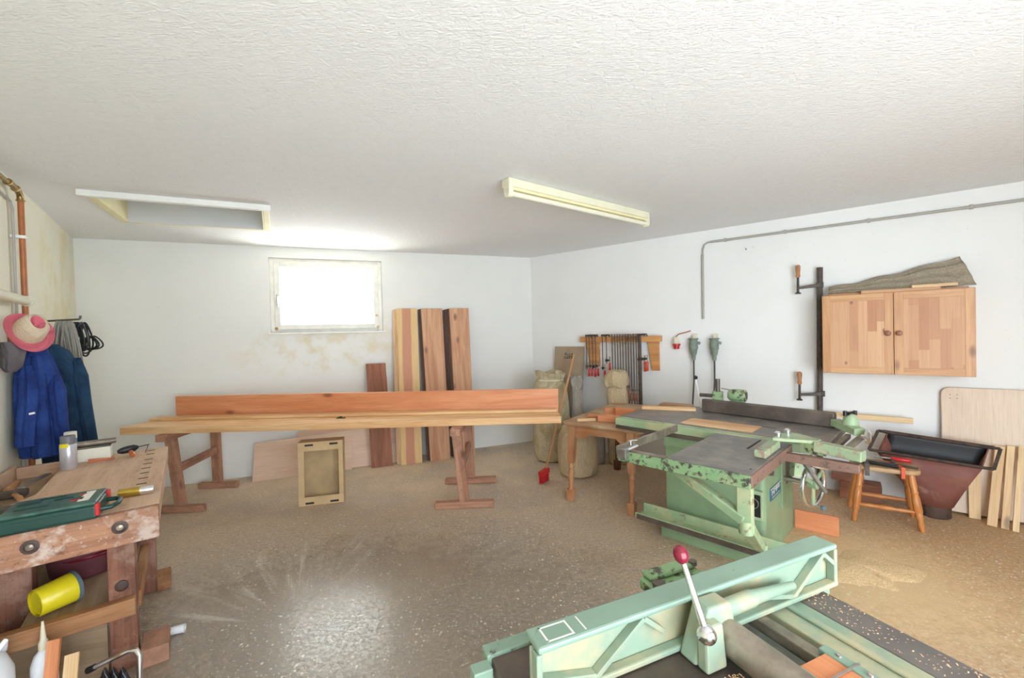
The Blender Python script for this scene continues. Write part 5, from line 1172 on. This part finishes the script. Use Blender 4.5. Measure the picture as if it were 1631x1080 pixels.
# ------------------------------------------------------------------ planer at the near right
t = thing('planer', PLN(-.4, .15, 0), 'mint green planer with ribbed fence at the near right', 'planer')
zP = .85
m = MB(); m.box(PLN, -.94, -.455, -.20, .56, zP - .04, zP); m.build('infeed_table', 'iron_brown', t, bevel=.004)
m = MB(); m.box(PLN, -.43, -.285, -.12, .56, zP - .05, zP - .022); m.build('outfeed_plate', 'steel', t, bevel=.002)
m = MB(); m.bar(PLN(-.262, -.12, zP - .012), PLN(-.258, .56, zP - .012), .034, .03); m.build('guide_rail', 'steel_dusty', t, bevel=.004)
m = MB(); m.box(PLN, -.215, -.10, -.14, .56, zP - .05, zP - .004); m.box(PLN, -.165, -.145, -.14, .56, zP - .004, zP + .004); m.build('table_lip', 'mint_dust', t, bevel=.004)
m = MB(); m.box(PLN, -.10, .0, -.06, .56, zP - .05, zP - .002); m.build('outfeed_table', 'iron_grey', t, bevel=.003)
m = MB(); m.box(PLN, -.92, -.02, -.16, .54, .10, zP - .055); m.build('body', 'mint', t, bevel=.01)
m = MB(); m.box(PLN, -.95, .02, -.19, .56, .002, .10); m.build('plinth', 'iron_dark', t, bevel=.006)
m = MB(); m.box(PLN, -.95, -.41, -.205, -.165, zP - .05, zP + .008); m.build('far_table_edge', 'mint', t, bevel=.004)
m = MB(); m.box(PLN, -.99, -.945, -.175, -.14, zP - .03, zP - .005); m.build('edge_tab', 'mint', t, bevel=.003)
# fence
zf0, zf1 = zP + .003, zP + .108
F0, F1 = -.905, .055
m = MB(); m.box(PLN, F0, F1, -.034, -.020, zf0, zf1); fe = m.build('fence', 'mint_dust', t, bevel=.004)
m = MB(); m.box(PLN, F0 + .005, F1, -.062, .004, zf1, zf1 + .014); m.build('top_flange', 'mint', fe, bevel=.005)
m = MB(); m.box(PLN, F0, F1, -.02, .006, zf0, zf0 + .014); m.build('bottom_flange', 'mint_dust', fe, bevel=.004)
for q0 in (F0, F1 - .014):
    m = MB(); m.box(PLN, q0, q0 + .014, -.02, .004, zf0, zf1); m.build('end_flange', 'mint_dust', fe, bevel=.003)
def ribs(a0, a1):
    m = MB(); am = (a0 + a1) / 2; zz = [zf0 + .012, zf1 - .004]
    for p, q, zp, zq in ((a0, am, (zz[0] + zz[1]) / 2 - .01, zz[0] + .004), (am, a1, zz[0], zz[1]), (a1, a1 + .055, zz[1], (zz[0] + zz[1]) / 2)):
        m.bar(PLN(p, -.009, zp), PLN(q, -.009, zq), .006, .020, up=PLN(0, 1, 0) - PLN(0, 0, 0)) if False else m.bar(PLN(p, -.009, zp), PLN(q, -.009, zq), .022, .012, up=UP)
    m.build('rib', 'mint_dust', fe, bevel=.002)
ribs(F0 + .01, F0 + .27); ribs(-.26, -.0)
m = MB()
for u0 in (F0 + .02, F0 + .09): m.box(PLN, u0, u0 + .045, -.05, -.01, zf1 + .0135, zf1 + .0146); 
m2_ = None
m = MB()
for u0, u1, c0, c1 in ((F0 + .03, F0 + .034, -.05, -.006), (F0 + .09, F0 + .094, -.05, -.006), (F0 + .03, F0 + .09, -.05, -.047), (F0 + .03, F0 + .09, -.009, -.006), (F0 + .12, F0 + .123, -.05, -.006)): m.box(PLN, u0, u1, c0, c1, zf1 + .0135, zf1 + .0148)
m.build('chalk_mark', 'white_mark', fe)
# bracket, round bar, lever
m = MB(); m.prism([PLN(-.545, .006, zf0), PLN(-.40, .006, zf0), PLN(-.43, .006, zf1 + .01), PLN(-.50, .006, zf1 + .012)], PLN(0, .05, 0) - PLN(0, 0, 0)); br = m.build('fence_bracket', 'mint_dust', t, bevel=.008, seg=3)
m = MB(); m.cyl(PLN(-.43, .03, zP + .085), PLN(-.33, .028, zP + .085), .02); m.cyl(PLN(-.33, .028, zP + .085), PLN(-.15, .01, zP + .06), .017, .01); m.build('bracket_arm', 'mint_dust', br)
m = MB(); m.prism([PLN(-.54, .056, zP + .004), PLN(-.48, .056, zP + .004), PLN(-.485, .05, zP + .10), PLN(-.535, .05, zP + .10)], PLN(.0, .03, 0) - PLN(0, 0, 0)); m.build('bracket_foot', 'mint_dust', br, bevel=.006)
m = MB(); m.cyl(PLN(-.445, .05, zP + .045), PLN(-.452, .58, zP + .045), .037, seg=28); m.build('round_bar', 'steel_dusty', t)
bp = PLN(-.53, .075, zP + .085)
m = MB(); m.ball(bp, .021, 20); lv = m.build('lever_ball', 'chrome', t)
kp = bp + V((-.03, .045, .135))
m = MB(); m.cyl(bp, kp, .0085, .0065, 14); m.build('lever_rod', 'chrome', lv)
m = MB(); m.ball(kp + (kp - bp).normalized() * .016, .0165, 20, 1.25, (kp - bp)); m.build('lever_knob', 'maroon', lv)
# blade guard holder beyond the fence
m = MB(); m.box(PLN, -.46, -.27, -.235, -.145, zP + .0, zP + .035); gh = m.build('guard_holder', 'green_worn', t, bevel=.012, seg=3)
m = MB(); m.box(PLN, -.45, -.28, -.235, -.19, zP + .036, zP + .05); m.build('holder_lid', 'green_worn', gh, bevel=.008)
m = MB(); m.cyl(PLN(-.44, -.17, zP + .03), PLN(-.44, -.17, zP + .045), .018); m.cyl(PLN(-.285, -.2, zP + .045), PLN(-.285, -.2, zP + .056), .012); m.build('holder_bolt', 'iron_dark', gh)
m = MB(); m.box(PLN, .035, .085, -.085, -.035, zP - .05, zP + .035); m.box(PLN, .03, .09, -.09, -.03, zP + .035, zP + .04); m.build('end_bracket', 'mint', t, bevel=.004)
m = MB(); m.box(PLN, -.06, .03, -.10, -.055, zP - .02, zP + .0); m.build('end_rail', 'steel', t)
# cutter guard: orange wood with mint edges
m = MB(); m.box(PLN, -.365, -.275, .165, .56, zP + .012, zP + .024); cg = m.build('cutter_guard', 'red_ply', t)
m = MB(); m.box(PLN, -.39, -.363, .165, .56, zP + .008, zP + .028); m.box(PLN, -.277, -.25, .150, .56, zP + .008, zP + .028); m.build('guard_edge', 'mint', cg, bevel=.003)
m = MB()
for c in (.215, .30, .39): m.box(PLN, -.39, -.25, c, c + .004, zP + .0275, zP + .030)
m.build('guard_wire', 'steel', cg)
for c in (.185, .245, .33, .42):
    for f in (-.378, -.263):
        m = MB(); m.lathe(PLN(f, c, zP + .028), (0, 0, 1), [(.006, 0), (.005, .004), (.001, .005)], 10); m.build('guard_screw', 'chrome', cg)

# ------------------------------------------------------------------ sawdust and shavings
def heap(cx, cy, rx, ry, h, seed, n=40):
    rnd = random.Random(seed); ph = [rnd.uniform(0, 6) for _ in range(6)]
    m = MB(); rr = []
    for k in range(9):
        f = 1 - k / 8; ring = []
        for i in range(48):
            a = 2 * PI * i / 48
            w = 1 + .22 * math.sin(2 * a + ph[0]) + .14 * math.sin(5 * a + ph[1]) + .08 * math.sin(9 * a + ph[2])
            x, y = cx + math.cos(a) * rx * f * w, cy + math.sin(a) * ry * f * w
            z = h * (1 - f ** 1.3) + (.002 * math.sin(x * 31 + ph[3]) * math.sin(y * 27 + ph[4]) if 0 < k < 8 else 0)
            ring.append(V((x, y, max(.0008, z) if k else -.002)))
        rr.append(ring)
    m.rings(rr, True); return m
tag(heap(2.24, 2.78, .30, .28, .022, 3).build('sawdust_heap', 'saw'), 'bright low heap of sawdust on the floor at the saw side', 'sawdust', kind='stuff')
def flakes(area, n, size, zfn, seed):
    rnd = random.Random(seed); m = MB()
    for k in range(n):
        x, y = area(rnd); z = zfn(x, y); s_ = size * rnd.uniform(.5, 1.3); a = rnd.uniform(0, PI); tl = rnd.uniform(-.5, .5)
        u = V((math.cos(a), math.sin(a), tl * .5)) * s_; w = V((-math.sin(a), math.cos(a), rnd.uniform(-.3, .3))) * s_ * .5
        c = V((x, y, z + s_ * .45)); n_ = V((0, 0, s_ * .25))
        m.add([c - u - w, c + u - w, c + u + w, c - u + w, c - u * .5 + n_, c + u * .5 + n_], [(0, 1, 5, 4), (3, 4, 5, 2), (0, 4, 3), (1, 2, 5), (0, 3, 2, 1)], [(0, 0, 0)] * 6)
    return m
tag(flakes(lambda r: (2.66 + r.uniform(0, .95) * r.random(), 1.75 + r.random() * 1.35), 500, .005, lambda x, y: .001, 4).build('floor_shavings', 'chips'), 'loose wood shavings scattered over the floor around the sawdust heap', 'shavings', kind='stuff')
def pa(f0, f1, c0, c1):
    def g(r):
        p = PLN(r.uniform(f0, f1), c0 + (c1 - c0) * r.random() ** 1.4, 0); return p.x, p.y
    return g
tag(flakes(pa(-.60, -.47, .10, .24), 330, .003, lambda x, y: zP + .0005, 5).build('planer_shavings', 'chips'), 'wood shavings lying on the planer table under the round bar', 'shavings', kind='stuff')
tag(flakes(pa(-.09, -.005, .0, .5), 240, .0022, lambda x, y: zP - .0015, 6).build('planer_shavings', 'chips'), 'wood shavings strewn along the dark outer planer table', 'shavings', kind='stuff')
tag(flakes(lambda r: (lambda p: (p.x, p.y))(SAW(r.uniform(.42, .62), r.uniform(1.12, 1.19), 0)), 90, .004, lambda x, y: zS + .0065, 7).build('saw_shavings', 'chips'), 'few shavings on the wood insert of the saw table', 'shavings', kind='stuff')
tag(heap(-1.42, 1.72, .2, .1, .006, 12).build('sawdust_patch', 'red_ply'), 'reddish sawdust patch on the floor near the bench', 'sawdust', kind='stuff')

# ------------------------------------------------------------------ camera
cd = bpy.data.cameras.new('camera'); cam = bpy.data.objects.new('camera', cd); COL.objects.link(cam)
cd.sensor_fit = 'HORIZONTAL'; cd.sensor_width = 36; cd.lens = 680 / 1631 * 36; cd.clip_start = .05
pit, rol = -.0149, -.0252
cp, sp, cr, sr = math.cos(pit), math.sin(pit), math.cos(rol), math.sin(rol)
rt, upv, fwv = V((cr, -sp * sr, cp * sr)), V((-sr, -sp * cr, cp * cr)), V((0, cp, sp))
mt = Matrix((rt, upv, -fwv)).transposed().to_4x4(); mt.translation = V((0, 0, 1.6)); cam.matrix_world = mt
S.camera = cam

# ------------------------------------------------------------------ light
w = bpy.data.worlds.new('daylight'); S.world = w; w.use_nodes = True
nt = w.node_tree; nt.nodes.clear()
o = nt.nodes.new('ShaderNodeOutputWorld'); bg = nt.nodes.new('ShaderNodeBackground'); nt.links.new(bg.outputs[0], o.inputs[0])
tc = nt.nodes.new('ShaderNodeTexCoord'); sx = nt.nodes.new('ShaderNodeSeparateXYZ'); nt.links.new(tc.outputs['Generated'], sx.inputs[0])
mr = nt.nodes.new('ShaderNodeMapRange'); nt.links.new(sx.outputs[2], mr.inputs[0]); mr.inputs[1].default_value = -.08; mr.inputs[2].default_value = .12
mx = nt.nodes.new('ShaderNodeMix'); mx.data_type = 'RGBA'; nt.links.new(mr.outputs[0], mx.inputs[0])
mx.inputs[6].default_value = (.78, .89, .98, 1); mx.inputs[7].default_value = (.79, .89, 1.0, 1)
nt.links.new(mx.outputs[2], bg.inputs[0]); bg.inputs[1].default_value = 11.6
def area(name, loc, direction, sx_, sy_, power, col, portal=False):
    l = bpy.data.lights.new(name, 'AREA'); l.shape = 'RECTANGLE'; l.size = sx_; l.size_y = sy_; l.energy = power; l.color = col
    o = bpy.data.objects.new(name, l); COL.objects.link(o); o.location = V(loc)
    o.rotation_euler = V(direction).to_track_quat('-Z', 'Y').to_euler()
    if portal: l.cycles.is_portal = True
    return o
gin = V((-fd.y, fd.x, 0))
area('doorway_daylight', FW((GU0 + GU1) / 2, -.05, GZ / 2), gin, GU1 - GU0, GZ, 10, (1, 1, 1), True)
area('window_daylight', BW((WU0 + WU1) / 2, -.16, (WZ0 + WZ1) / 2), BW(0, 1, 0) - BW(0, 0, 0), WU1 - WU0, WZ1 - WZ0, 10, (1, 1, 1), True)
# added area lamp outside the little window, unseen, to brighten the ceiling
area('window_ceiling_fill', BW((WU0 + WU1) / 2, -.75, 1.35), BW(0, .80, .95) - BW(0, 0, 0), 1.5, .5, 75, (1., .97, .80))
vs_ = S.view_settings; vs_.view_transform = 'Standard'; vs_.look = 'None'; vs_.exposure = 0.0; vs_.gamma = 1.0; vs_.use_curve_mapping = False
S.cycles.use_denoising = True; S.cycles.max_bounces = 8; S.cycles.diffuse_bounces = 6
